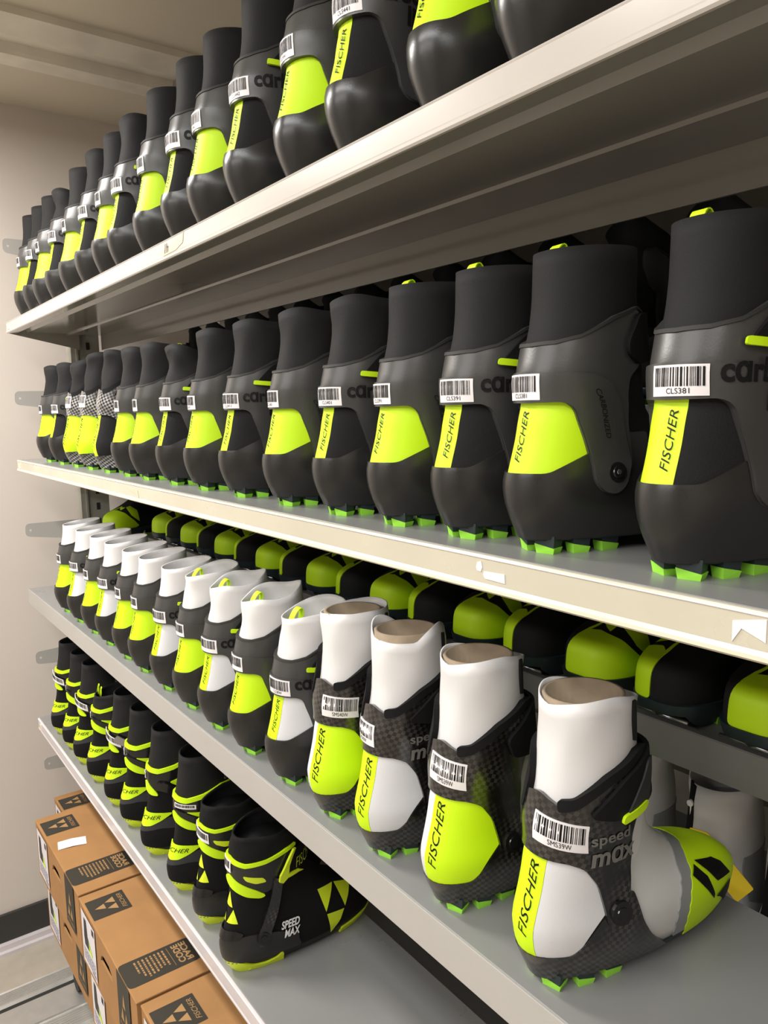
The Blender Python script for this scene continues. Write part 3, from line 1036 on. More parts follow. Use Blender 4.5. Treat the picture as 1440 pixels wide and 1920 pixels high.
def toe_shoe(kind):
    """race boot seen from its toe; 'wide': neon toe on the side the aisle sees, 'stripe': neon on the far side"""
    sp = []
    s = -1 if kind == 'wide' else 1          # turned round on the shelf: its +y flank faces the viewer
    sp.append(('upper', loft('upper', BLUNT, [0.018, 0.03, 0.042, 0.054, 0.062, 0.067, 0.071, 0.0745, 0.0775, 0.080, 0.083, 0.0865, 0.091, 0.097, 0.104, 0.112, 0.125, 0.142, 0.165],
                             M['textile']), None, (0, 0, 0), 0, None))
    sp.append(('sleeve', ring_mesh('sleeve', BLUNT, 0.16, lambda a: 0.255, M['sleeve'], wob=0.001, seed=5), None, (0, 0, 0), 0, None))
    T = BLUNT.toeline
    r = [(0.17, 0.032), (0.10, 0.031), (0.05, 0.0315), (0.0, 0.032)]
    b = [(0.17, 0.022), (0.120, 0.021), (0.106, 0.004), (0.054, 0.0035), (0.044, 0.005), (0.037, 0.013), (0.034, 0.019), (0.0, 0.020)]
    rand = r + [(-x, z) for x, z in reversed(r[:-1])] + [(-x, z) for x, z in b[:-1]] + [b[-1]] + [(x, z) for x, z in reversed(b[:-1])]
    rand = [(-x, z) for x, z in rand][::-1]
    ri = len(sp)
    sp.append(('rand', patch('rand', T, rand, 0.0034, M['teal'], res=0.006, thick=0.004), None, (0, 0, 0), 0, 'dark teal rubber rand'))
    bx = 0.262
    sp.append(('binding_bar', mk('binding_bar', *cyl_vf((bx, -0.036, 0.0115), (bx, 0.036, 0.0115), 0.0024, n=12), M['buckle']), ri, (0, 0, 0), 0, 'metal binding bar'))
    sp.append(('outsole', loft('outsole', BLUNT, [0.012, 0.016, 0.026], M['dark'], off=-0.006), None, (0, 0, 0), 0, None))
    cleat_set([(0.205, 0.038, PI, 0.020, 0.013), (0.205, -0.038, 0, 0.020, 0.013), (0.155, 0.034, PI, 0.030, 0.014), (0.155, -0.034, 0, 0.030, 0.014)], M['teal'], M['green'], sp, 0.018, 0.0075)
    # neon toe panel: azimuth (positive: the flank the aisle sees) and elevation
    pi = len(sp)
    if kind == 'wide':
        pan = [(-0.24, 0.02), (0.5, 0.02), (1.1, 0.03), (1.35, 0.12), (1.05, 0.40), (0.62, 0.64), (0.10, 0.79), (-0.16, 0.74), (-0.24, 0.55)]
        marks = [[(0.34, 0.78), (-0.12, 1.08), (0.50, 1.02)], [(0.54, 1.04), (0.90, 0.60), (1.38, 0.36), (1.30, 0.85), (0.85, 1.12)]]
        ln = [(-0.24, 0.55), (-0.23, 0.76), (-0.18, 0.90), (-0.12, 1.15), (-0.06, 1.15), (-0.11, 0.90), (-0.16, 0.76), (-0.18, 0.55)]
    else:
        pan = [(-1.5, 0.02), (-0.06, 0.02), (-0.06, 0.55), (-0.14, 0.73), (-0.30, 0.80), (-0.85, 0.62), (-1.2, 0.38), (-1.6, 0.15)]
        marks = [[(-0.62, 0.78), (-0.20, 1.08), (-0.80, 1.02)]]
        ln = [(-0.06, 0.53), (-0.06, 0.74), (-0.08, 0.90), (-0.06, 1.15), (-0.13, 1.15), (-0.15, 0.90), (-0.13, 0.74), (-0.12, 0.53)]
    sp.append(('toe_panel', patch('toe_panel', DB, rounded(pan, 0.06), 0.0014, M['yellow3'], res=0.06, thick=0.002, h=0.02), None, (0, 0, 0), 0, 'neon green toe panel'))
    sp.append(('triangle_mark', print_on('triangle_mark', DB, [tess(p, 0.05) for p in marks], 0.0016, M['yellow3'], h=0.02), pi, (0, 0, 0), 0, None))
    sp.append(('toe_piping', patch('toe_piping', DB, ln, 0.0016, M['yellow3'], res=0.05, thick=0.0012, h=0.02), pi, (0, 0, 0), 0, None))
    return sp


HC = COMBI.heel


def combi(kind, tall=True, rag=0):
    """black and neon skate boot; 'ring': plain cuff ring, 'arm': broad buckle arm on the near flank"""
    sp = []
    sp.append(('upper', loft('upper', COMBI, [0.02, 0.03, 0.045, 0.055, 0.065, 0.075, 0.085, 0.096, 0.108, 0.122, 0.138, 0.155, 0.172, 0.19, 0.205],
                             M['matte']), None, (0, 0, 0), 0, None))
    sp.append(('outsole', loft('outsole', COMBI, [0.006, 0.012, 0.02, 0.03], M['dark'], off=-0.001), None, (0, 0, 0), 0, None))
    so = [(0.0, 0.0005), (0.082, 0.0005), (0.094, 0.016), (0.094, 0.020), (0.080, 0.012), (0.060, 0.008), (0.042, 0.010), (0.026, 0.023), (0.012, 0.027), (0.0, 0.027)]
    so = so + [(-a, b) for a, b in reversed(so[1:-1])]
    sp.append(('heel_sole', patch('heel_sole', HC, rounded(so, 0.004), 0.002, M['yellow2'], res=0.006, thick=0.004), None, (0, 0, 0), 0, 'neon yellow heel sole'))
    ts = [(0.0, 0.0005), (0.070, 0.0005), (0.082, 0.012), (0.060, 0.014), (0.030, 0.020), (0.0, 0.022)]
    ts = ts + [(-a, b) for a, b in reversed(ts[1:-1])]
    sp.append(('toe_sole', patch('toe_sole', COMBI.toeline, rounded(ts, 0.004), 0.002, M['yellow2'], res=0.008, thick=0.003), None, (0, 0, 0), 0, 'neon yellow toe sole'))
    for bx in ((0.035, 0.075, -0.020, 0.020, 0.0, 0.012), (0.19, 0.235, -0.022, 0.022, 0.0, 0.012)):
        sp.append(('sole_block', bevel(mk('sole_block', *box_vf(*bx), M['yellow2'], smooth=False), 0.004), None, (0, 0, 0), 0, None))
    ct = [(0.0, 0.022), (0.13, 0.022), (0.13, 0.05), (0.09, 0.062), (0.045, 0.068), (0.0, 0.062)]
    ct = ct + [(-a, b) for a, b in reversed(ct[1:-1])]
    sp.append(('heel_counter', patch('heel_counter', HC, rounded(ct, 0.008), 0.002, M['shell'] if kind == 'logo' else M['matte'], res=0.006, thick=0.002), None, (0, 0, 0), 0, None))
    if kind != 'logo':
        bd = [(0.0, 0.060), (0.044, 0.066), (0.09, 0.060), (0.10, 0.075), (0.055, 0.088), (0.030, 0.076), (0.0, 0.072)]
        bd = bd + [(-a, b) for a, b in reversed(bd[1:-1])]
        sp.append(('heel_band', patch('heel_band', HC, rounded(bd, 0.006), 0.0026, M['charcoal'], res=0.006, thick=0.002), None, (0, 0, 0), 0, 'charcoal heel band'))
        yp = [(-0.012, 0.076), (0.006, 0.071), (0.022, 0.073), (0.040, 0.082), (0.058, 0.094), (0.058, 0.096), (-0.012, 0.102)]
        yi = len(sp)
        sp.append(('heel_patch', patch('heel_patch', HC, rounded(yp, 0.003), 0.0034, M['yellow'], res=0.006, thick=0.002), None, (0, 0, 0), 0, 'neon yellow heel patch'))
        t, f = fit_text('FISCHER', -0.018, 0.036, 0.0855, 0.0935, 0.25)
        k = t[:, 0] > -0.012
        sp.append(('lettering', print_on('lettering', HC, [(np.array([(max(a, -0.0115), b) for a, b in t]), f)], 0.0039, M['black']), yi, (0, 0, 0), 0, None))
    else:
        li = len(sp)
        sp.append(('heel_pad', patch('heel_pad', HC, rounded([(-0.03, 0.062), (0.03, 0.064), (0.036, 0.072), (0.02, 0.078), (-0.03, 0.076)], 0.004), 0.0036, M['gloss'], res=0.006, thick=0.002), None, (0, 0, 0), 0, None))
        mk_ = []
        for v, f in logo(-0.022, 0.022, 0.088, 0.136, 0.045):
            mk_.append(tess([tuple(q) for q in v], 0.006))
        sp.append(('triangle_mark', print_on('triangle_mark', HC, mk_, 0.0012, M['yellow2']), None, (0, 0, 0), 0, 'neon yellow triangle mark'))
    # cuff
    cr = [(0.0, 0.152), (0.034, 0.148), (0.060, 0.134), (0.074, 0.108), (0.078, 0.075), (0.082, 0.055), (0.092, 0.052), (0.099, 0.058), (0.097, 0.100), (0.096, 0.150), (0.104, 0.168), (0.112, 0.190),
          (0.110, 0.212), (0.092, 0.212), (0.060, 0.199), (0.030, 0.192), (0.0, 0.195)]
    if kind == 'logo':
        cr = [(0.0, 0.158), (0.028, 0.150), (0.058, 0.134), (0.070, 0.138), (0.096, 0.150), (0.104, 0.168), (0.112, 0.186), (0.110, 0.199), (0.092, 0.197), (0.060, 0.190), (0.030, 0.187), (0.0, 0.193)]
    cuff = cr + [(-a, b) for a, b in reversed(cr[1:-1])]
    cf = len(sp)
    sp.append(('cuff', patch('cuff', HC, rounded(cuff, 0.006), 0.004, M['gloss'] if kind != 'logo' else M['shell'], res=0.0055, thick=0.004), None, (0, 0, 0), 0, None))
    tr = [(0.0, 0.190), (0.030, 0.187), (0.060, 0.194), (0.092, 0.207), (0.112, 0.209), (0.112, 0.214), (0.092, 0.215), (0.060, 0.203), (0.030, 0.196), (0.0, 0.199)]
    if kind == 'logo':
        tr = [(0.0, 0.189), (0.030, 0.183), (0.060, 0.186), (0.092, 0.193), (0.112, 0.196), (0.112, 0.200), (0.092, 0.1985), (0.060, 0.192), (0.030, 0.189), (0.0, 0.195)]
    tr = tr + [(-a, b) for a, b in reversed(tr[1:-1])]
    sp.append(('cuff_trim', patch('cuff_trim', HC, tr, 0.0052, M['yellow'], res=0.006, thick=0.004), cf, (0, 0, 0), 0, 'neon yellow collar trim'))
    acc = rounded([(-0.006, 0.163), (0.004, 0.168), (0.020, 0.157), (0.046, 0.142), (0.060, 0.131), (0.052, 0.128), (0.030, 0.134), (0.004, 0.148), (-0.008, 0.156)], 0.006)
    if kind == 'arm':
        acc = rounded([(-0.010, 0.163), (0.002, 0.168), (0.020, 0.152), (0.030, 0.138), (0.014, 0.139), (-0.006, 0.150)], 0.006)
    sp.append(('cuff_accent', patch('cuff_accent', HC, acc, 0.0058, M['yellow'], res=0.006, thick=0.003), cf, (0, 0, 0), 0, 'neon yellow accent'))
    if kind == 'ring':
        sp.append(('cuff_window', patch('cuff_window', HC, rounded([(0.030, 0.170), (0.072, 0.166), (0.068, 0.154), (0.056, 0.156)], 0.003), 0.0054, M['yellow'], res=0.006, thick=0.002), cf, (0, 0, 0), 0, 'neon yellow inset'))
        sp.append(('cuff_ridge', patch('cuff_ridge', HC, rounded([(0.004, 0.172), (0.040, 0.160), (0.062, 0.148), (0.084, 0.148), (0.080, 0.155), (0.058, 0.154), (0.030, 0.168), (0.004, 0.178)], 0.004), 0.0075, M['gloss'], res=0.006, thick=0.004), cf, (0, 0, 0), 0, None))
        sp.append(('strap_tab', patch('strap_tab', HC, rounded([(0.086, 0.130), (0.104, 0.150), (0.112, 0.170), (0.100, 0.172), (0.084, 0.150), (0.076, 0.136)], 0.003), 0.008, M['yellow'], res=0.006, thick=0.003), None, (0, 0, 0), 0, 'neon yellow strap tab'))
        sp.append(('lettering', print_on('lettering', HC, [fit_text('FISCHER', 0.090, 0.150, 0.176, 0.194, 0.3, -0.012)], 0.0062, M['yellow2']), cf, (0, 0, 0), 0, None))
    elif kind == 'arm':
        arm = [(0.026, 0.164), (0.040, 0.160), (0.066, 0.144), (0.082, 0.132), (0.112, 0.150), (0.112, 0.160), (0.080, 0.142), (0.046, 0.168), (0.030, 0.170)]
        sp.append(('buckle_arm', patch('buckle_arm', HC, rounded(arm, 0.004), 0.010, M['gloss'], res=0.006, thick=0.006), None, (0, 0, 0), 0, None))
        sp.append(('cuff_window', patch('cuff_window', HC, rounded([(0.052, 0.168), (0.104, 0.184), (0.104, 0.166), (0.074, 0.150)], 0.003), 0.0058, M['yellow'], res=0.006, thick=0.002), cf, (0, 0, 0), 0, 'neon yellow inset'))
        bk = [(-0.012, 0.187), (0.018, 0.178), (0.052, 0.153), (0.060, 0.150), (0.064, 0.156), (0.05, 0.168), (0.022, 0.190), (-0.010, 0.199)]
    else:
        sp.append(('cuff_window', patch('cuff_window', HC, rounded([(0.026, 0.170), (0.056, 0.163), (0.060, 0.155), (0.044, 0.155), (0.030, 0.162)], 0.003), 0.0054, M['yellow2'], res=0.006, thick=0.002), cf, (0, 0, 0), 0, 'neon yellow inset'))
        ab = [(0.072, 0.158), (0.086, 0.152), (0.080, 0.072), (0.078, 0.054), (0.070, 0.047), (0.060, 0.051), (0.058, 0.066)]
        sp.append(('hinge_arm', patch('hinge_arm', HC, rounded(ab, 0.005), 0.0075, M['carbon'], res=0.006, thick=0.005), cf, (0, 0, 0), 0, 'carbon hinge arm'))
        x = [(0.078, 0.150), (0.084, 0.146), (0.092, 0.152), (0.112, 0.152), (0.122, 0.149), (0.112, 0.1565), (0.094, 0.159), (0.096, 0.172), (0.107, 0.196), (0.103, 0.196), (0.088, 0.172), (0.080, 0.160)]
        sp.append(('strap_anchor', patch('strap_anchor', HC, x, 0.0115, M['yellow2'], res=0.006, thick=0.004), None, (0, 0, 0), 0, 'neon yellow strap anchor'))
        stp = [(0.094, 0.156), (0.160, 0.156), (0.160, 0.192), (0.106, 0.190)]
        si = len(sp)
        sp.append(('strap', patch('strap', HC, rounded(stp, 0.005), 0.0085, M['matte'], res=0.007, thick=0.005), None, (0, 0, 0), 0, None))
        sp.append(('lettering', print_on('lettering', HC, [fit_text('FISCHER', 0.109, 0.158, 0.160, 0.177, 0.3, -0.012)], 0.0092, M['yellow2']), si, (0, 0, 0), 0, None))
        # flank print: maker mark in the forefoot and model lettering
        def side(uv):
            uv = np.asarray(uv, float)
            return HC(uv)
        sp.append(('lettering', print_on('lettering', HC, [fit_text('SPEED', 0.131, 0.166, 0.0625, 0.077, 0.3, 0.03), fit_text('MAX', 0.135, 0.166, 0.046, 0.0605, 0.3, 0.03)], 0.002, M['whiteprint']), None, (0, 0, 0), 0, 'white lettering'))
        tm = []
        for p in ([(0.210, 0.100), (0.243, 0.099), (0.219, 0.062)], [(0.246, 0.099), (0.282, 0.092), (0.258, 0.060)], [(0.219, 0.058), (0.256, 0.056), (0.243, 0.034), (0.232, 0.022)]):
            tm.append(p)
        sp.append(('flank_mark', None, None, (0, 0, 0), 0, 'neon yellow triangle mark'))
        def flank(uv):                       # straight side view: x along the foot, z up, projected on the near flank
            uv = np.asarray(uv, float)
            z = uv[:, 1]
            xb, xf, wh, wb = (COMBI.col(z, k) for k in (1, 2, 3, 4))
            s = np.clip((uv[:, 0] - xb) / (xf - xb), 0, 1)
            return COMBI.at(np.arccos(1 - 2 * s), z)
        pcs = [tess(p, 0.005) for p in ([(0.157, 0.100), (0.189, 0.0975), (0.168, 0.060)], [(0.192, 0.0965), (0.226, 0.0845), (0.206, 0.0545)], [(0.169, 0.0560), (0.204, 0.0515), (0.196, 0.036), (0.178, 0.017)])]
        sp[-1] = ('flank_mark', print_on('flank_mark', flank, pcs, 0.0016, M['yellow2']), None, (0, 0, 0), 0, 'neon yellow triangle mark')
        pv = [fit_text('SPEED', 0.086, 0.118, 0.062, 0.075, 0.3, 0.03), fit_text('MAX', 0.090, 0.118, 0.048, 0.0605, 0.3, 0.03)]
        sp[-2] = ('lettering', print_on('lettering', flank, pv, 0.0040, M['whiteprint']), None, (0, 0, 0), 0, 'white lettering')
    for s in (1, -1):
        uv = [((0.069 if kind == 'logo' else 0.090) * s, 0.060)]
        P, n = HC(uv)[0], Vector(normals(HC, uv, 0.002)[0])
        c = Vector(P) + n * 0.006
        sp.append(('pivot', mk('pivot', *join([cyl_vf(c - n * 0.003, c + n * 0.003, 0.011, 0.010, 24), cyl_vf(c + n * 0.0025, c + n * 0.0045, 0.006, 0.0055, 16)]), M['gloss'], smooth=False), None, (0, 0, 0), 0, None))
    if tall == 1:
        zt = lambda a: 0.278 - 0.004 * math.cos(a)
    elif tall == 2:
        zt = lambda a: 0.228 + 0.014 * (1 - math.cos(a)) / 2
    else:
        zt = lambda a: 0.226 + 0.008 * (1 - math.cos(a)) / 2 + 0.002 * math.sin(3 * a)
    sp.append(('sleeve', ring_mesh('sleeve', COMBI, 0.17, zt, M['matte'] if kind == 'logo' else M['sleeve'], wob=0.0012 if tall == 1 else 0.003, seed=rag + 41, off=0.0005 if tall == 1 else 0.002, inner=0.0035), None, (0, 0, 0), 0, None))
    if tall == 2:
        for dy in (-0.012, 0.014):
            sp.append(('pull_loop', mk('pull_loop', *tube_path([(0.040 + 0.004 * math.sin(t), dy + 0.006 * math.cos(t), 0.226 + 0.024 * math.sin(t)) for t in np.linspace(0, PI, 9)], 0.0014, 6), M['yellow']), None, (0, 0, 0), 0, 'neon yellow cord loop'))
    if kind != 'logo' and tall == 1:
        sp.append(('lettering', print_on('lettering', HC, [fit_text('COMBI', 0.098, 0.104, 0.220, 0.243, 0.2, 0, 1)], 0.003, M['whiteprint']), None, (0, 0, 0), 0, None))
        sp.append(('lettering', print_on('lettering', HC, [fit_text('JR', 0.098, 0.104, 0.246, 0.262, 0.2, 0, 1)], 0.003, M['yellow2']), None, (0, 0, 0), 0, None))
    return sp


def place(specs, name, label, cat, group, loc, rz=0.0, extra=(), scale=1.0):
    root = obj(name, None, None, loc, (0, 0, rz))
    root.scale = (scale, scale, scale)
    root['label'] = label
    root['category'] = cat
    root['group'] = group
    root.empty_display_size = 0.05
    made = []
    for (nm, me, par, l, a, lb) in list(specs) + list(extra):
        o = bpy.data.objects.new(nm, me)
        COL.objects.link(o)
        o.parent = root if par is None else made[par]
        o.location = l
        o.rotation_euler = (0, 0, a)
        if lb:
            o['label'] = lb
        made.append(o)
    return root


# ------------------------------------------------------------------ the room
ZA, ZB, ZC, ZD, ZE = 2.0706, 1.6717, 1.2789, 0.8701, 0.392
YW = 2.72
CEIL = 2.76


def struct(name, me, loc=(0, 0, 0)):
    o = obj(name, me, None, loc)
    o['kind'] = 'structure'
    return o


struct('floor', box('floor', -3.4, 0.95, -2.2, YW + 0.1, -0.1, 0.0, M['floor']))
struct('wall_end', box('wall_end', -3.4, 0.95, YW, YW + 0.1, 0.0, CEIL + 0.1, M['wall']))
struct('wall_right', box('wall_right', 0.86, 0.95, -2.2, YW, 0.0, CEIL + 0.1, M['wall']))
struct('wall_left', box('wall_left', -3.4, -3.3, -2.2, YW, 0.0, CEIL + 0.1, M['wall']))
struct('wall_back', box('wall_back', -3.3, 0.86, -2.2, -2.1, 0.0, CEIL + 0.1, M['wall']))
struct('ceiling', box('ceiling', -3.3, 0.86, -2.1, YW, CEIL, CEIL + 0.1, M['ceil']))
struct('baseboard_end', box('baseboard_end', -3.3, 0.86, YW - 0.012, YW, 0.03, 0.128, M['base'], 0.002))
struct('trim_1', mk('trim_1', *join([box_vf(-3.3, 0.86, YW - 0.03, YW, 0.0, 0.030), box_vf(-3.3, 0.86, YW - 0.045, YW - 0.03, 0.0, 0.012)]), M['strip_cool'], smooth=False))
# ceiling channel running across the aisle: two flanges with a groove between
pr = [(2.085, 0.0), (2.085, -0.018), (2.170, -0.030), (2.176, -0.026), (2.182, -0.008), (2.262, -0.008), (2.268, -0.026), (2.274, -0.034), (2.345, -0.034), (2.352, -0.028), (2.352, 0.0)]


def extrude_x(name, prof, x0, x1, m):
    n = len(prof)
    V = [(x0, y, z) for y, z in prof] + [(x1, y, z) for y, z in prof]
    F = [(i, (i + 1) % n, n + (i + 1) % n, n + i) for i in range(n)] + [tuple(reversed(range(n))), tuple(range(n, 2 * n))]
    return mk(name, V, F, m, smooth=False)


def extrude_y(name, prof, y0, y1, m):
    n = len(prof)
    V = [(x, y0, z) for x, z in prof] + [(x, y1, z) for x, z in prof]
    F = [(i, n + i, n + (i + 1) % n, (i + 1) % n) for i in range(n)] + [tuple(range(n)), tuple(reversed(range(n, 2 * n)))]
    return mk(name, V, F, m, smooth=False)


struct('trim_2', extrude_x('trim_2', [(y, z + CEIL) for y, z in pr], -3.3, 0.45, M['track']))
# floor rails of the rolling shelving
rail = thing('floor_rail', 'ribbed aluminium floor rail crossing the aisle below the cardboard boxes', 'rail', (0, 0, 0))


def rib_prof(y0, y1, h, n):
    p = [(y0, 0.0), (y0 + 0.008, h)]
    for i in range(n):
        a = y0 + 0.012 + (y1 - y0 - 0.024) * i / n
        b = y0 + 0.012 + (y1 - y0 - 0.024) * (i + 1) / n
        p += [(a, h), (a + (b - a) * 0.55, h), (a + (b - a) * 0.65, h - 0.002), (a + (b - a) * 0.92, h - 0.002)]
    return p + [(y1 - 0.008, h), (y1, 0.0)]


obj('rail_profile', extrude_x('rail_profile', rib_prof(2.425, 2.50, 0.008, 7), -3.3, 0.8, M['alu']), rail)
obj('rail_groove', extrude_x('rail_groove', [(2.405, 0.0), (2.405, 0.002), (2.425, 0.002), (2.425, 0.0)], -3.3, 0.8, M['dark']), rail)
obj('rail_profile', extrude_x('rail_profile', [(2.30, 0.0), (2.30, 0.007), (2.400, 0.009), (2.405, 0.0)], -3.3, 0.8, M['alu']), rail)
obj('rail_profile', extrude_x('rail_profile', rib_prof(2.21, 2.30, 0.007, 7), -3.3, 0.8, M['alu']), rail)

# ------------------------------------------------------------------ shelving
unit = thing('shelving_unit', 'beige steel rolling shelving full of ski boots, facing the aisle', 'shelving')
Y0, Y1 = -0.8, 2.49
DEP = 0.269


def shelf_prof(h, back=0.071):
    return [(0.0015, 0), (DEP, 0), (DEP, -back), (DEP - 0.004, -back), (DEP - 0.004, -0.027), (0.197, -0.027), (0.195, -0.031), (0.165, -0.031), (0.163, -0.027), (0.053, -0.027),
            (0.045, -0.020), (0.021, -0.020), (0.021, -h), (0.002, -h), (0.0, -h + 0.002), (0.0, -0.0015)]


TORN = []
shelves = {}
for nm, z, h, st in (('A', ZA, 0.031, 'strip_pink'), ('B', ZB, 0.033, 'strip'), ('C', ZC, 0.046, None), ('D', ZD, 0.036, 'strip_cool'), ('E', ZE, 0.04, None)):
    s = obj('shelf', extrude_y('shelf', shelf_prof(h, 0.071 if nm == 'A' else 0.045), Y0, Y1, M['steel_edge'] if nm == 'A' else M['steel']), unit, (0, 0, z))
    shelves[nm] = s
    if nm == 'C':
        obj('shelf_lip', box('shelf_lip', -0.0012, 0.0006, Y0, Y1, -h, -0.0008, M['lip'], 0.0005), s)
    if st:
        pf = [(0.0, -0.0005), (-0.0022, -0.001), (-0.0034, -0.003), (-0.0034, -h + 0.006), (-0.0046, -h + 0.004), (-0.0046, -h + 0.001), (-0.003, -h - 0.001), (0.0, -h - 0.001)]
        ls = obj('label_strip', extrude_y('label_strip', pf, Y0, Y1 - 0.004, M[st]), s)
        obj('strip_end_clip', box('strip_end_clip', -0.0052, -0.001, Y1 - 0.045, Y1 - 0.030, -h + 0.008, -0.010, M['strip_edge'], 0.001), s)
        obj('strip_ridge', extrude_y('strip_ridge', [(-0.0034, -0.0025), (-0.0046, -0.0032), (-0.0034, -0.0042)], Y0, Y1 - 0.004, M['paper']), ls)
        if nm == 'B':
            obj('strip_ridge', extrude_y('strip_ridge', [(-0.0036, -h + 0.007), (-0.0056, -h + 0.004), (-0.0056, -h + 0.001), (-0.0036, -h - 0.0005)], Y0, Y1 - 0.004, M['strip_edge']), ls)
    # end gusset between the shelf lip and the upright
    if nm != 'E':
        V = [(0.003, 0, -h), (0.20, 0, -0.072), (0.20, 0, -0.002), (0.003, 0, -0.002)]
        V = V + [(x, 0.003, z_) for x, _, z_ in V]
        F = [(0, 1, 2, 3), (7, 6, 5, 4), (0, 4, 5, 1), (1, 5, 6, 2), (2, 6, 7, 3), (3, 7, 4, 0)]
        obj('end_bracket', mk('end_bracket', V, F, M['steel_dark'], smooth=False), s, (0, Y1, 0))


def blob(pts, thick, m, name):
    V2, F = tess(pts, 0.006)
    V = [(-thick, -a, b) for a, b in V2]
    n = len(V)
    V += [(0.0, -a, b) for a, b in V2]
    bnd = {}
    for t in F:
        for a, b in ((t[0], t[1]), (t[1], t[2]), (t[2], t[0])):
            bnd[(a, b)] = 1
    F2 = [tuple(t) for t in F] + [(a, b, b + n, a + n)[::-1] for (a, b) in bnd if (b, a) not in bnd]
    return mk(name, V, F2, m, smooth=False)


# torn label remains and a handwritten tape on the strips
obj('torn_label', blob([(-0.011, -0.002), (0.014, -0.001), (0.0145, -0.009), (-0.010, -0.0085), (-0.0125, -0.005)], 0.0006, M['paper'], 'torn_label'), shelves['B'], (-0.0035, 0.476, -0.013))
obj('torn_label', blob([(-0.020, 0.005), (-0.015, 0.0065), (-0.0135, 0.001), (-0.0155, -0.003), (-0.020, -0.0025), (-0.0215, 0.0)], 0.0006, M['paper'], 'torn_label'), shelves['B'], (-0.0035, 0.476, -0.013))
obj('torn_label', blob([(-0.012, 0.004), (0.010, 0.009), (0.010, -0.006), (-0.006, 0.0), (-0.012, -0.010)], 0.0006, M['paper'], 'torn_label'), shelves['B'], (-0.0035, 0.245, -0.014))
obj('torn_label', blob([(-0.03, 0.006), (0.02, 0.004), (0.026, -0.010), (0.016, -0.014), (0.012, -0.004), (-0.026, 0.002)], 0.0006, M['tape'], 'torn_label'), shelves['B'], (-0.0035, 1.43, -0.016))
tp = obj('tape_label', blob([(-0.050, -0.006), (-0.010, -0.004), (0.030, 0.004), (0.055, 0.008), (0.050, -0.006), (0.022, -0.012), (-0.030, -0.013)], 0.0006, M['tape'], 'tape_label'), shelves['A'], (-0.0035, 1.185, -0.012))
v, f = fit_text('1h', -0.024, -0.008, -0.010, 0.004, 0.25)
obj('lettering', mk('lettering', [(-0.001, -a, b) for a, b in v], f, M['black'], smooth=False), tp)

# uprights
up = obj('upright', mk('upright', *join([box_vf(0.176, 0.262, 2.505, 2.56, 0.02, 2.42), box_vf(0.190, 0.196, 2.499, 2.505, 0.02, 2.42)]), M['steel_dark'], smooth=False), unit)
slots = join([box_vf(0.222, 0.232, 2.5035, 2.506, z, z + 0.022) for z in np.arange(0.1, 2.36, 0.05)])
so_ = obj('slot', mk('slot', *slots, M['dark'], smooth=False), up)
so_['kind'] = 'stuff'
obj('upright', mk('upright', *box_vf(0.200, 0.262, -0.9, -0.85, 0.02, 2.42), M['steel_dark'], smooth=False), unit)
# tapered end tabs sticking out of the upright into the aisle
for z, l, ta in ((2.301, 0.15, -0.10), (1.853, 0.15, -0.07), (1.447, 0.15, -0.13), (1.035, 0.15, 0.0), (0.679, 0.15, 0.02)):
    p = rounded([(0.018, -0.018), (0.19, -0.036), (0.19, 0.028), (0.018, 0.022)], 0.014, 4)
    hole = [(0.033 + 0.0035 * math.cos(t), 0.001 + 0.0035 * math.sin(t)) for t in np.linspace(0, 2 * PI, 10, endpoint=False)]
    V2, F = tess(p, 0.012, hole)
    V = [(a, 0.0, b) for a, b in V2]
    n = len(V)
    V += [(a, 0.002, b) for a, b in V2]
    bnd = {}
    for t in F:
        for a, b in ((t[0], t[1]), (t[1], t[2]), (t[2], t[0])):
            bnd[(a, b)] = 1
    F = [tuple(t) for t in F] + [(c + n, b + n, a + n) for a, b, c in F] + [(b, a, a + n, b + n) for (a, b) in bnd if (b, a) not in bnd]
    obj('mounting_tab', mk('mounting_tab', V, F, M['lip'], smooth=False), unit, (0, 2.562, z), (0, -ta * 0.3, 0))
# carriage under the lowest shelf
obj('carriage', box('carriage', 0.03, 0.25, Y0, 2.45, 0.03, 0.09, M['steel_dark'], 0.004), unit)
for y in (2.36, 0.9):
    obj('wheel', mk('wheel', *cyl_vf((0.02, y, 0.04), (0.06, y, 0.04), 0.031, n=24), M['dark'], smooth=False), unit)
obj('upright', mk('upright', *box_vf(0.200, 0.262, 2.40, 2.45, 0.09, 0.40), M['steel_dark'], smooth=False), unit)

back = thing('back_shelving', 'grey steel shelving standing back to back behind the front boot shelves', 'shelving')
XB, ZT, ZW, ZU = 0.300, 1.431, 1.085, 1.80
for z in (2.20, ZU, ZT, ZW, 0.70):  # the topmost is an unseen addition that blocks light from above
    obj('shelf', extrude_y('shelf', [(XB + a, b) for a, b in ((0.0015, 0), (0.40, 0), (0.40, -0.045), (0.396, -0.045), (0.396, -0.027), (0.02, -0.027), (0.02, -0.046), (0.0, -0.046), (0.0, -0.0015))], Y0, Y1, M['steel']), back, (0, 0, z))
for y in (2.44, -0.85):
    obj('upright', mk('upright', *box_vf(0.66, 0.70, y, y + 0.04, 0.0, 2.4), M['steel_dark'], smooth=False), back)
for z in (ZT - 0.12, ZT - 0.2, ZT - 0.28):
    obj('back_rail', box('back_rail', 0.66, 0.68, Y0, Y1, z, z + 0.03, M['steel_dark']), back)

obj('gap_darkening_panel', box('gap_darkening_panel', 0.700, 0.703, Y0, Y1, 0.70, 2.40, M['steel_dark']), back)  # added sheet, keeps the gap behind the second row dark

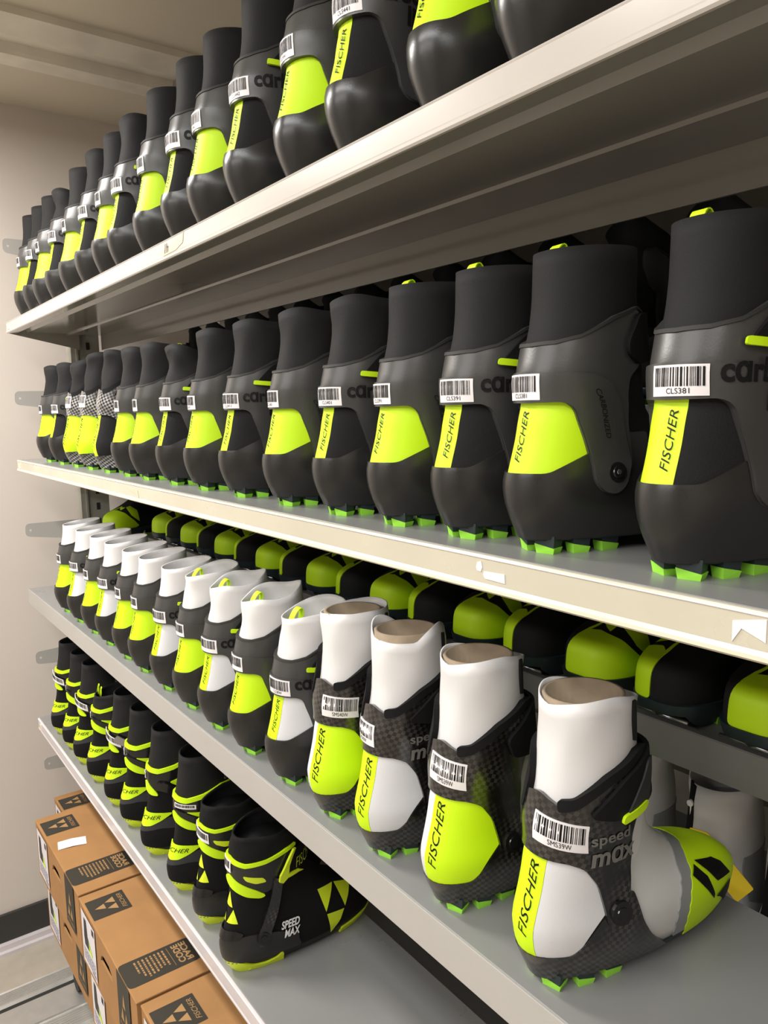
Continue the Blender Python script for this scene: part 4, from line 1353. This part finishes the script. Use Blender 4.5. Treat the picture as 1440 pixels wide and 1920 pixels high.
# ------------------------------------------------------------------ boots
ORD = ['first', 'second', 'third', 'fourth', 'fifth', 'sixth', 'seventh', 'eighth', 'ninth', 'tenth', 'eleventh', 'twelfth', 'thirteenth', 'fourteenth', 'fifteenth', 'sixteenth', 'seventeenth', 'eighteenth', 'nineteenth']
CLK = {(k, wv, r): carbonlite(k, wv, r) for k in ('yellow', 'dark') for wv in (False, True) for r in (0, 1, 2)}
STK = {}


def sticker(key, S, fn, u0, u1, v0, v1, off, code, seed, tilt=0.0):
    if key not in STK:
        STK[key] = sticker_specs(S, fn, u0, u1, v0, v1, off, code, seed, tilt)
    return STK[key]


def with_sticker(base, lab, pr):
    i = len(base)
    return [('barcode_label', lab, None, (0, 0, 0), 0, 'white barcode label'), ('barcode_print', pr, i, (0, 0, 0), 0, None)]


def cl_sticker(kind, code):
    if kind == 'dark':
        return sticker(('cl', kind, code), RACE, H, -0.010, 0.025, 0.1340, 0.1550, 0.0078, code, len(STK))
    return sticker(('cl', kind, code), RACE, H, -0.019, 0.015, 0.1340, 0.1550, 0.0078, code, len(STK))


# top shelf: sixteen black race boots, heels to the aisle
YA = [0.478, 0.598, 0.745, 0.865, 1.010, 1.142, 1.252, 1.390, 1.542, 1.647, 1.777, 1.915, 2.050, 2.185, 2.305, 2.420]
for i, y in enumerate(YA):
    kind = 'dark' if i % 2 == 0 else 'yellow'
    rag = (0, 0, 0, 1, 0, 0, 0, 0, 1, 0, 1, 0, 2, 0, 0, 0)[i]
    sp = CLK[(kind, False, rag)]
    code = {2: 'CLS441', 3: 'CLS441', 4: 'CLS442', 5: 'CLS442'}.get(i, '')
    ex = with_sticker(sp, *cl_sticker(kind, code))
    look = 'yellow flank' if kind == 'yellow' else 'yellow heel stripe'
    place(sp, 'ski_boot', f'black ski boot with {look}, {ORD[i]} from near end of top shelf', 'boot', 'black boots on the top shelf', (0.016, y, ZA), -0.06 + random.uniform(-0.03, 0.03), ex, scale=1.10)

# second shelf: black race boots, three carbon ones among them
YB = [0.332, 0.472, 0.572, 0.684, 0.801, 0.934, 1.078, 1.217, 1.350, 1.498, 1.613, 1.750, 1.885, 2.010, 2.150, 2.290]
KB = ['dark', 'yellow', 'dark', 'yellow', 'dark', 'yellow', 'dark', 'yellow', 'dark', 'yellow', 'yellow', 'sd', 'sy', 'sy', 'dark', 'yellow']
RB = [0, 0, 0, 0, 1, 1, 1, 1, 2, 1, 1, 0, 1, 2, 1, 1]
CB = ['CLS381', 'CLS381', 'CLS391', 'CLS391', 'CLS401', 'CLS401', 'CLS411', 'CLS411'] + [''] * 8
SMB = {(k, r): speedmax('dark' if k == 'sd' else 'yellow', 'black', True, r) for k, r in (('sd', 0), ('sy', 1), ('sy', 2))}
LOOPB = {0: 0.262, 1: 0.262, 2: 0.262, 3: 0.262, 8: 0.246, 9: 0.258, 10: 0.258}
for i, y in enumerate(YB):
    k = KB[i]
    if k in ('dark', 'yellow'):
        sp = list(CLK[(k, False, RB[i])])
        ex = with_sticker(sp, *cl_sticker(k, CB[i]))
        look = 'black ski boot with yellow flank' if k == 'yellow' else 'black ski boot with yellow heel stripe'
    else:
        sp = list(SMB[(k, RB[i])])
        if k == 'sy':
            ex = with_sticker(sp, *sticker(('sm', 'b'), RACE, H, -0.004, 0.022, 0.146, 0.172, 0.0062, '', 77))
        else:
            ex = []
        look = 'silver checked ski boot with yellow flank' if k == 'sy' else 'silver checked ski boot with dark flank'
    if i in LOOPB:
        ex = ex + [loop_spec(LOOPB[i], lean=(0.004 if i % 2 else 0.0))]
    place(sp, 'ski_boot', f'{look}, {ORD[i]} from near end of second shelf', 'boot', 'boots on the second shelf', (0.018, y, ZB), (-0.10, -0.13, -0.08, -0.10, -0.06, -0.08, -0.08, -0.05)[i % 8], ex)

# third shelf: white-sleeved boots
YC = [0.443, 0.574, 0.698, 0.806, 0.922, 1.045, 1.163, 1.276, 1.393, 1.522, 1.628, 1.755, 1.872, 2.000, 2.130]
KC = ['sd', 'sy', 'sd', 'sy', 'dark', 'yellow', 'dark', 'yellow', 'dark', 'yellow', 'yellow', 'dark', 'yellow', 'dark', 'yellow']
RC = [0, 0, 1, 2, 1, 2, 2, 1, 0, 0, 0, 0, 0, 0, 0]
CC = ['SMS39W', 'SMS39W', 'SMS40W', 'SMS40W', 'CLS38W'] + [''] * 10
for i, y in enumerate(YC):
    k = KC[i]
    ex = []
    rz = (-0.11, 0.0, 0.0, 0.06, 0, 0, 0, 0, 0, 0, 0, 0, 0, 0, 0)[i]
    if k in ('sd', 'sy'):
        sp = speedmax('dark' if k == 'sd' else 'yellow', 'white', False, RC[i])
        whitefoot(sp)
        if k == 'sd' and i == 0:
            ex = with_sticker(sp, *sticker(('sm', i), RACE, H, 0.002, 0.046, 0.141, 0.165, 0.0062, CC[i], 90 + i, -0.14))
        elif k == 'sd':
            ex = with_sticker(sp, *sticker(('sm', i), RACE, H, -0.024, 0.011, 0.139, 0.163, 0.0062, CC[i], 90 + i, -0.05))
        elif i == 1:
            ex = with_sticker(sp, *sticker(('sm', i), RACE, H, -0.008, 0.030, 0.142, 0.168, 0.0062, CC[i], 90 + i, -0.12))
        else:
            ex = with_sticker(sp, *sticker(('sm', i), RACE, H, 0.008, 0.050, 0.140, 0.165, 0.0062, CC[i], 90 + i, -0.05))
        look = 'white sleeved carbon boot with yellow flank' if k == 'sy' else 'white sleeved carbon boot with white flank'
    else:
        sp = CLK[(k, True, RC[i])]
        ex = with_sticker(sp, *cl_sticker(k, CC[i]))
        look = 'white sleeved grey boot with yellow flank' if k == 'yellow' else 'white sleeved grey boot with white flank'
        if i in (4, 5, 6, 7):
            ex = ex + [loop_spec(0.240, lean=0.008)]
    place(sp, 'ski_boot', f'{look}, {ORD[i]} from near end of third shelf', 'boot', 'white sleeved boots on the third shelf', (0.0, y, ZC), rz, ex)

# fourth shelf: black and neon boots
CMB = {k: combi(*k) for k in (('logo', 0, 0), ('logo', 0, 1), ('ring', 1, 0), ('arm', 1, 0), ('ring', 2, 0))}
YD = [1.112, 1.252, 1.382, 1.536, 1.676, 1.796, 1.944, 2.073, 2.188, 2.318]
KD = [('logo', 0, 0), ('logo', 0, 1), ('ring', 1, 0), ('arm', 1, 0), ('ring', 1, 0), ('arm', 1, 0), ('ring', 2, 0), ('arm', 1, 0), ('ring', 1, 0), ('arm', 1, 0)]
LD = ['black ski boot with white lettering and yellow triangles on its flank, on the fourth shelf',
      'black ski boot with yellow triangle mark on its heel, on the fourth shelf',
      'black ski boot with bare barcode strip, third from near end of fourth shelf',
      'tall black ski boot with broad buckle arm, fourth from near end of fourth shelf',
      'tall black ski boot with yellow cuff inset, fifth from near end of fourth shelf',
      'tall black boot with slanted barcode and silver buckle, sixth from near end of fourth shelf',
      'short black ski boot with two yellow cord loops, on the fourth shelf',
      'tall black ski boot with slanted barcode, eighth from near end of fourth shelf',
      'tall black ski boot with yellow cuff inset, ninth from near end of fourth shelf',
      'tall black ski boot with slanted barcode, at the far end of the fourth shelf']
for i, y in enumerate(YD):
    sp = CMB[KD[i]]
    ex = []
    if i in (5, 7, 9):
        ex = with_sticker(sp, *sticker(('cb', 'slant'), COMBI, HC, -0.010, 0.034, 0.164, 0.182, 0.0105, '', 55, -0.45))
        j = len(sp) + 2
        ex = ex + [('buckle', patch('buckle', HC, rounded([(0.020, 0.172), (0.050, 0.150), (0.062, 0.152), (0.058, 0.166), (0.030, 0.184)], 0.003), 0.0125, M['buckle'], res=0.006, thick=0.004), None, (0, 0, 0), 0, 'silver buckle')] if i == 5 else ex
    elif i == 1:
        ex = with_sticker(sp, *sticker(('cb', 1), COMBI, HC, -0.020, 0.020, 0.168, 0.186, 0.0062, '', 56, -0.25))
    elif i == 0:
        ex = with_sticker(sp, *sticker(('cb', 0), COMBI, HC, -0.016, 0.008, 0.172, 0.190, 0.0062, '', 57, 0.0))
    elif i == 2:
        ex = with_sticker(sp, *sticker(('cb', 2), COMBI, HC, 0.008, 0.048, 0.177, 0.185, 0.0062, '', 58, -0.05))
    else:
        ex = with_sticker(sp, *sticker(('cb', 3), COMBI, HC, -0.022, -0.002, 0.170, 0.182, 0.0062, '', 59, 0.0))
    place(sp, 'ski_boot', LD[i], 'boot', 'black and neon boots on the fourth shelf', (-0.008 if i == 0 else 0.002, y, ZD), (0.0, 0.08, -0.05, -0.05, -0.05, -0.05, -0.05, -0.05, -0.05, -0.05)[i], ex, scale=1.05 if i == 0 else 1.0)

# back tier: boots with their toes to the aisle
TS = {'wide': toe_shoe('wide'), 'stripe': toe_shoe('stripe')}
YT = [0.396 + 0.110 * k for k in range(17)] + [2.405]
for i, y in enumerate(YT):
    k = 'wide' if i % 2 == 0 or i == 17 else 'stripe'
    look = 'yellow toe panel' if k == 'wide' else 'yellow toe stripe'
    place(TS[k], 'ski_boot', f'black boot showing its toe with {look}, {ORD[i]} from near end of back shelf', 'boot', 'boots toe out on the back tier',
          (XB + (0.256 if i < 17 else 0.150), y, ZT), PI + (0.0 if i < 17 else 0.36), ())

# white boots low on the back shelving
wsp = []
wsp.append(('upper', loft('upper', RACE, [0.018, 0.03, 0.045, 0.06, 0.068, 0.076, 0.085, 0.095, 0.105, 0.118, 0.13, 0.145, 0.16, 0.18, 0.2], M['white']), None, (0, 0, 0), 0, None))
wsp.append(('sleeve', ring_mesh('sleeve', RACE, 0.15, lambda a: 0.245 + 0.012 * math.cos(a - 0.5) + 0.005 * math.sin(2 * a), M['white_sleeve'], wob=0.003, seed=71, off=0.001, inner=0.0016), None, (0, 0, 0), 0, None))
T_ = RACE.toeline
wsp.append(('zip', patch('zip', T_, [(-0.030, 0.085), (-0.012, 0.085), (-0.014, 0.232), (-0.024, 0.236)], 0.003, M['matte'], res=0.008, thick=0.003), None, (0, 0, 0), 0, 'black zip'))
zi = len(wsp) - 1
P = T_([(-0.020, 0.206)])[0]
wsp.append(('zip_pull', mk('zip_pull', *join([cyl_vf((P[0] + 0.003, P[1], 0.185), (P[0] + 0.004, P[1], 0.207), 0.0014, n=8), cyl_vf((P[0] + 0.003, P[1], 0.209), (P[0] + 0.007, P[1], 0.209), 0.0042, n=14)]), M['paper'], smooth=False), zi, (0, 0, 0), 0, None))
wsp.append(('flank_panel', patch('flank_panel', H, mirror_poly([(0.03, 0.05), (0.1, 0.09), (0.1, 0.15), (0.02, 0.15)]), 0.002, M['grey'], res=0.008), None, (0, 0, 0), 0, None))
cleat_set(HEEL_CLEATS + TOE_CLEATS, M['teal'], M['green'], wsp)
wl = [('white ski boot with black zip and open collar, standing beside the yellow tag', 0.502, 0.0, 0.0),
      ('white ski boot with black zip, cut off by the edge of the picture', 0.402, 0.06, 0.0),
      ('white ski boot with faint grey lettering, mostly hidden behind a carbon boot', 0.632, 0.0, 0.02)]
for i, (lb, y, rz, dz) in enumerate(wl):
    ex = []
    if i == 2:
        ex = [('lettering', print_on('lettering', RACE.toeline, [fit_text('c\u0251rbon', -0.066, -0.018, 0.205, 0.220, 0, 0.02), fit_text('lite', -0.050, -0.022, 0.186, 0.201, 0, 0.02)], 0.004, M['grey']), None, (0, 0, 0), 0, None)]
    place(wsp, 'ski_boot', lb, 'boot', 'white boots on the low back shelf', (XB + 0.215, y, ZW), PI + rz, ex)

# yellow card tag leaning between the white boots
tv = rounded([(-0.017, 0.0), (0.017, 0.0), (0.017, 0.075), (0.0, 0.092), (-0.017, 0.075)], 0.002, 2)
hole = [(0.0025 * math.cos(t), 0.078 + 0.0025 * math.sin(t)) for t in np.linspace(0, 2 * PI, 12, endpoint=False)]
V2, F = tess(tv, 0.010, hole)
n = len(V2)
V = [(-0.0005, -a, b) for a, b in V2] + [(0.0005, -a, b) for a, b in V2]
bnd = {}
for t in F:
    for a, b in ((t[0], t[1]), (t[1], t[2]), (t[2], t[0])):
        bnd[(a, b)] = 1
F = [tuple(t) for t in F] + [(c + n, b + n, a + n) for a, b, c in F] + [(b, a, a + n, b + n) for (a, b) in bnd if (b, a) not in bnd]
tag = thing('card_tag', 'yellow card tag with a punched hole hanging on a white boot', 'tag', (0.372, 0.436, 1.218), 0, me=mk('card_tag', V, F, M['tag'], smooth=False))
tag.rotation_euler = (-0.95, 0.0, 0.0)

# dark boots on the upper back shelf, glimpsed over the second row
dsp = CLK[('yellow', False, 2)]
for i in range(15):
    place(dsp, 'ski_boot', f'dark boot in shadow under top shelf, {ORD[i]} from near end behind the second row', 'boot', 'dark boots behind the second row', (XB + 0.275, 0.44 + 0.128 * i, ZU), PI, ())

# ------------------------------------------------------------------ cardboard boxes


def boot_box(name, label, x0, y0, y1, z0, z1, group, depth=0.30):
    """box of boots: end wall with hand hole, label and prints; lies lengthwise along the shelf"""
    L, HT, DX = y1 - y0, z1 - z0, depth
    root = thing(name, label, 'box', (x0, (y0 + y1) / 2, z0), random.uniform(-0.012, 0.012), group)
    hl = L / 2
    t = 0.004
    # front wall in (u along -y from far to near, v up)
    wall = [(0, 0), (L, 0), (L, HT), (0, HT)]
    hx, hz = L * 0.50, HT * 0.62
    hole = [(hx - 0.042, hz), (hx + 0.042, hz), (hx + 0.036, hz + 0.014), (hx + 0.018, hz + 0.022), (hx - 0.018, hz + 0.022), (hx - 0.036, hz + 0.014)]
    V2, F = tess(wall, 0.06, hole)
    n = len(V2)
    V = [(0.0, hl - a, b) for a, b in V2] + [(t, hl - a, b) for a, b in V2]
    bnd = {}
    for q in F:
        for a, b in ((q[0], q[1]), (q[1], q[2]), (q[2], q[0])):
            bnd[(a, b)] = 1
    FF = [tuple(q) for q in F] + [(c + n, b + n, a + n) for a, b, c in F] + [(b, a, a + n, b + n) for (a, b) in bnd if (b, a) not in bnd]
    parts = [(V, FF), box_vf(t, DX, -hl, -hl + t, 0, HT), box_vf(t, DX, hl - t, hl, 0, HT), box_vf(DX - t, DX, -hl + t, hl - t, 0, HT), box_vf(t, DX - t, -hl + t, hl - t, 0, t)]
    obj('body', mk('body', *join(parts), M['card'], smooth=False), root)
    lidm = bevel(mk('lid', *box_vf(-0.0015, DX, -hl - 0.001, hl + 0.001, HT - 0.002, HT + 0.003), M['card'], smooth=False), 0.002)
    obj('lid', lidm, root)
    # flap fold near the near end of the lid
    zt = HT + 0.003

    def top(uv):
        uv = np.asarray(uv, float)
        return np.stack([uv[:, 0], -uv[:, 1], np.full(len(uv), zt)], 1)

    def front(uv):
        uv = np.asarray(uv, float)
        return np.stack([np.full(len(uv), -0.0017), hl - uv[:, 0], uv[:, 1]], 1)

    def flat(nm, fn, poly, off, m, par):
        V2, F = tess(poly, 0.05)
        d = np.array([0, 0, off]) if fn is top else np.array([-off, 0, 0])
        if fn is top:
            F = [(a, c, b) for a, b, c in F]
        return obj(nm, mk(nm, fn(V2) + d, F, m, smooth=False), par)

    def mark(nm, fn, pcs, off, m, par):
        V, F = [], []
        for v, f in pcs:
            o = len(V)
            V += list(fn(np.asarray(v)) + (np.array([0, 0, off]) if fn is top else np.array([-off, 0, 0])))
            F += [tuple(i + o for i in (reversed(q) if fn is top else q)) for q in f]
        return obj(nm, mk(nm, V, F, m, smooth=False), par)
    # far logo panel on the lid: u = x from the aisle edge, v = towards the viewer (0 = middle)
    pa = flat('logo_panel', top, rounded([(0.004, -hl + 0.030), (0.088, -hl + 0.030), (0.088, -hl + 0.108), (0.004, -hl + 0.108)], 0.002), 0.0005, M['cardink'], root)

    tr = []
    for v, f in logo(0, 1, 0, 1, 0.045):
        tr.append((np.stack([0.062 - v[:, 1] * 0.046, -hl + 0.094 - v[:, 0] * 0.050], 1), f))
    mark('triangle_mark', top, tr, 0.0009, M['cardprint'], pa)
    v, f = fit_text('FISCHER', 0, 1, 0, 1, 0.25)
    mark('lettering', top, [(np.stack([0.071 + (1 - v[:, 1]) * 0.010, -hl + 0.040 + (1 - v[:, 0]) * 0.058], 1), f)], 0.0009, M['cardprint'], pa)
    # near panel wrapping from the lid down the front wall
    ya, yb = hl - 0.118, hl - 0.040
    xw = min(0.148, DX - 0.01)
    pb = flat('print_panel', top, rounded([(-0.0012, ya), (xw, ya), (xw, yb), (-0.0012, yb)], 0.012), 0.0005, M['cardink'], root)
    pcs = []
    for s, xa, xb in (('RACE', 0.136, 0.122), ('CODE', 0.120, 0.106)):
        v, f = fit_text(s, 0, 1, 0, 1, 0, 0.03)
        pcs.append((np.stack([xb + (xa - xb) * v[:, 1] * 1.0, ya + 0.008 + (1 - v[:, 0]) * 0.060], 1), f))
    pcs.append(quad2(0.097, 0.0977, ya + 0.008, yb - 0.010))
    rr = random.Random(5)
    for c in range(8):
        x = 0.086 - c * 0.0082
        y = ya + 0.010
        end = ya + 0.010 + rr.uniform(0.036, 0.058)
        while y < end:
            l = rr.uniform(0.003, 0.008)
            pcs.append(quad2(x, x + 0.0036, y, min(y + l, end)))
            y += l + 0.002
    if DX > 0.2:
        mark('lettering', top, pcs, 0.0009, M['cardprint'], pb)
    ua = L - 0.118
    pf = flat('print_panel', front, [(ua, HT * 0.20), (ua + 0.078, HT * 0.20), (ua + 0.078, HT + 0.002), (ua, HT + 0.002)], 0.0006, M['cardink'], root)
    tr = []
    for v, f in logo(ua + 0.018, ua + 0.062, HT * 0.38, HT * 0.80, 0.045):
        tr.append((v, f))
    tr.append(fit_text('FISCHER', ua + 0.010, ua + 0.068, HT * 0.26, HT * 0.32, 0.25))
    mark('triangle_mark', front, tr, 0.0010, M['cardprint'], pf)
    # white product label at the far end of the front wall
    lb = flat('product_label', front, [(0.020, HT * 0.10), (0.125, HT * 0.10), (0.125, HT * 0.94), (0.020, HT * 0.94)], 0.0006, M['label'], root)
    bt = [(0.040, 0.86), (0.058, 0.86), (0.062, 0.74), (0.064, 0.62), (0.082, 0.52), (0.090, 0.45), (0.084, 0.42), (0.040, 0.42), (0.036, 0.55)]
    mark('boot_picture', front, [poly2([(a, b * HT) for a, b in bt])], 0.0010, M['charcoal'], lb)
    mark('boot_picture', front, [poly2([(a, b * HT) for a, b in [(0.072, 0.58), (0.083, 0.51), (0.098, 0.44), (0.096, 0.40), (0.076, 0.42)]])], 0.0012, M['yellow3'], lb)
    fp = []
    for r in range(6):
        u = 0.028
        zz = HT * (0.34 - 0.035 * r)
        while u < 0.115:
            l = rr.uniform(0.005, 0.014)
            fp.append(quad2(u, min(u + l, 0.118), zz, zz + 0.003))
            u += l + 0.003
    fp += barcode(0.088, 0.118, HT * 0.13, HT * 0.17, 3, 12)
    mark('fine_print', front, fp, 0.0010, M['labelgrey'], lb)
    mark('fine_print', front, [quad2(0.102, 0.118, HT * 0.80, HT * 0.90)], 0.0010, M['charcoal'], lb)
    return root


G = 'cardboard boot boxes under the lowest boot shelf'
boot_box('cardboard_box', 'brown cardboard boot box set back at the far end behind the slip box', 0.046, 2.205, 2.590, 0.393, 0.545, G, 0.125)
boot_box('cardboard_box', 'brown cardboard boot box with a white paper slip lying on its lid', -0.088, 1.750, 2.168, 0.548, 0.700, G)
boot_box('cardboard_box', 'brown cardboard boot box on top of its stack, next to the box with the slip', -0.086, 1.345, 1.743, 0.548, 0.698, G)
boot_box('cardboard_box', 'brown cardboard boot box at the lower edge of the picture, lid partly in view', -0.080, 0.940, 1.338, 0.548, 0.696, G)
boot_box('cardboard_box', 'brown cardboard boot box in the lower layer beneath the box with the paper slip', -0.076, 1.735, 2.150, 0.393, 0.543, G)
boot_box('cardboard_box', 'brown cardboard boot box in the lower layer beneath the middle top box', -0.080, 1.330, 1.728, 0.393, 0.543, G)
boot_box('cardboard_box', 'brown cardboard boot box of the lower layer, mostly below the picture edge', -0.076, 0.925, 1.322, 0.393, 0.543, G)

slip = mk('paper_slip', *join([([(-0.019, -0.034, 0.0), (0.019, -0.034, 0.0006), (0.019, 0.0, 0.003), (0.019, 0.034, 0.0008), (-0.019, 0.034, 0.0), (-0.019, 0.0, 0.0018)], [(0, 1, 2, 5), (5, 2, 3, 4)])]), M['paper'], smooth=True)
sl = thing('paper_slip', 'small blank white paper slip lying on a cardboard box lid', 'paper', (-0.040, 1.985, 0.7038), 0.0, me=slip)
sl.rotation_euler = (0, 0, PI / 2 - 0.2)
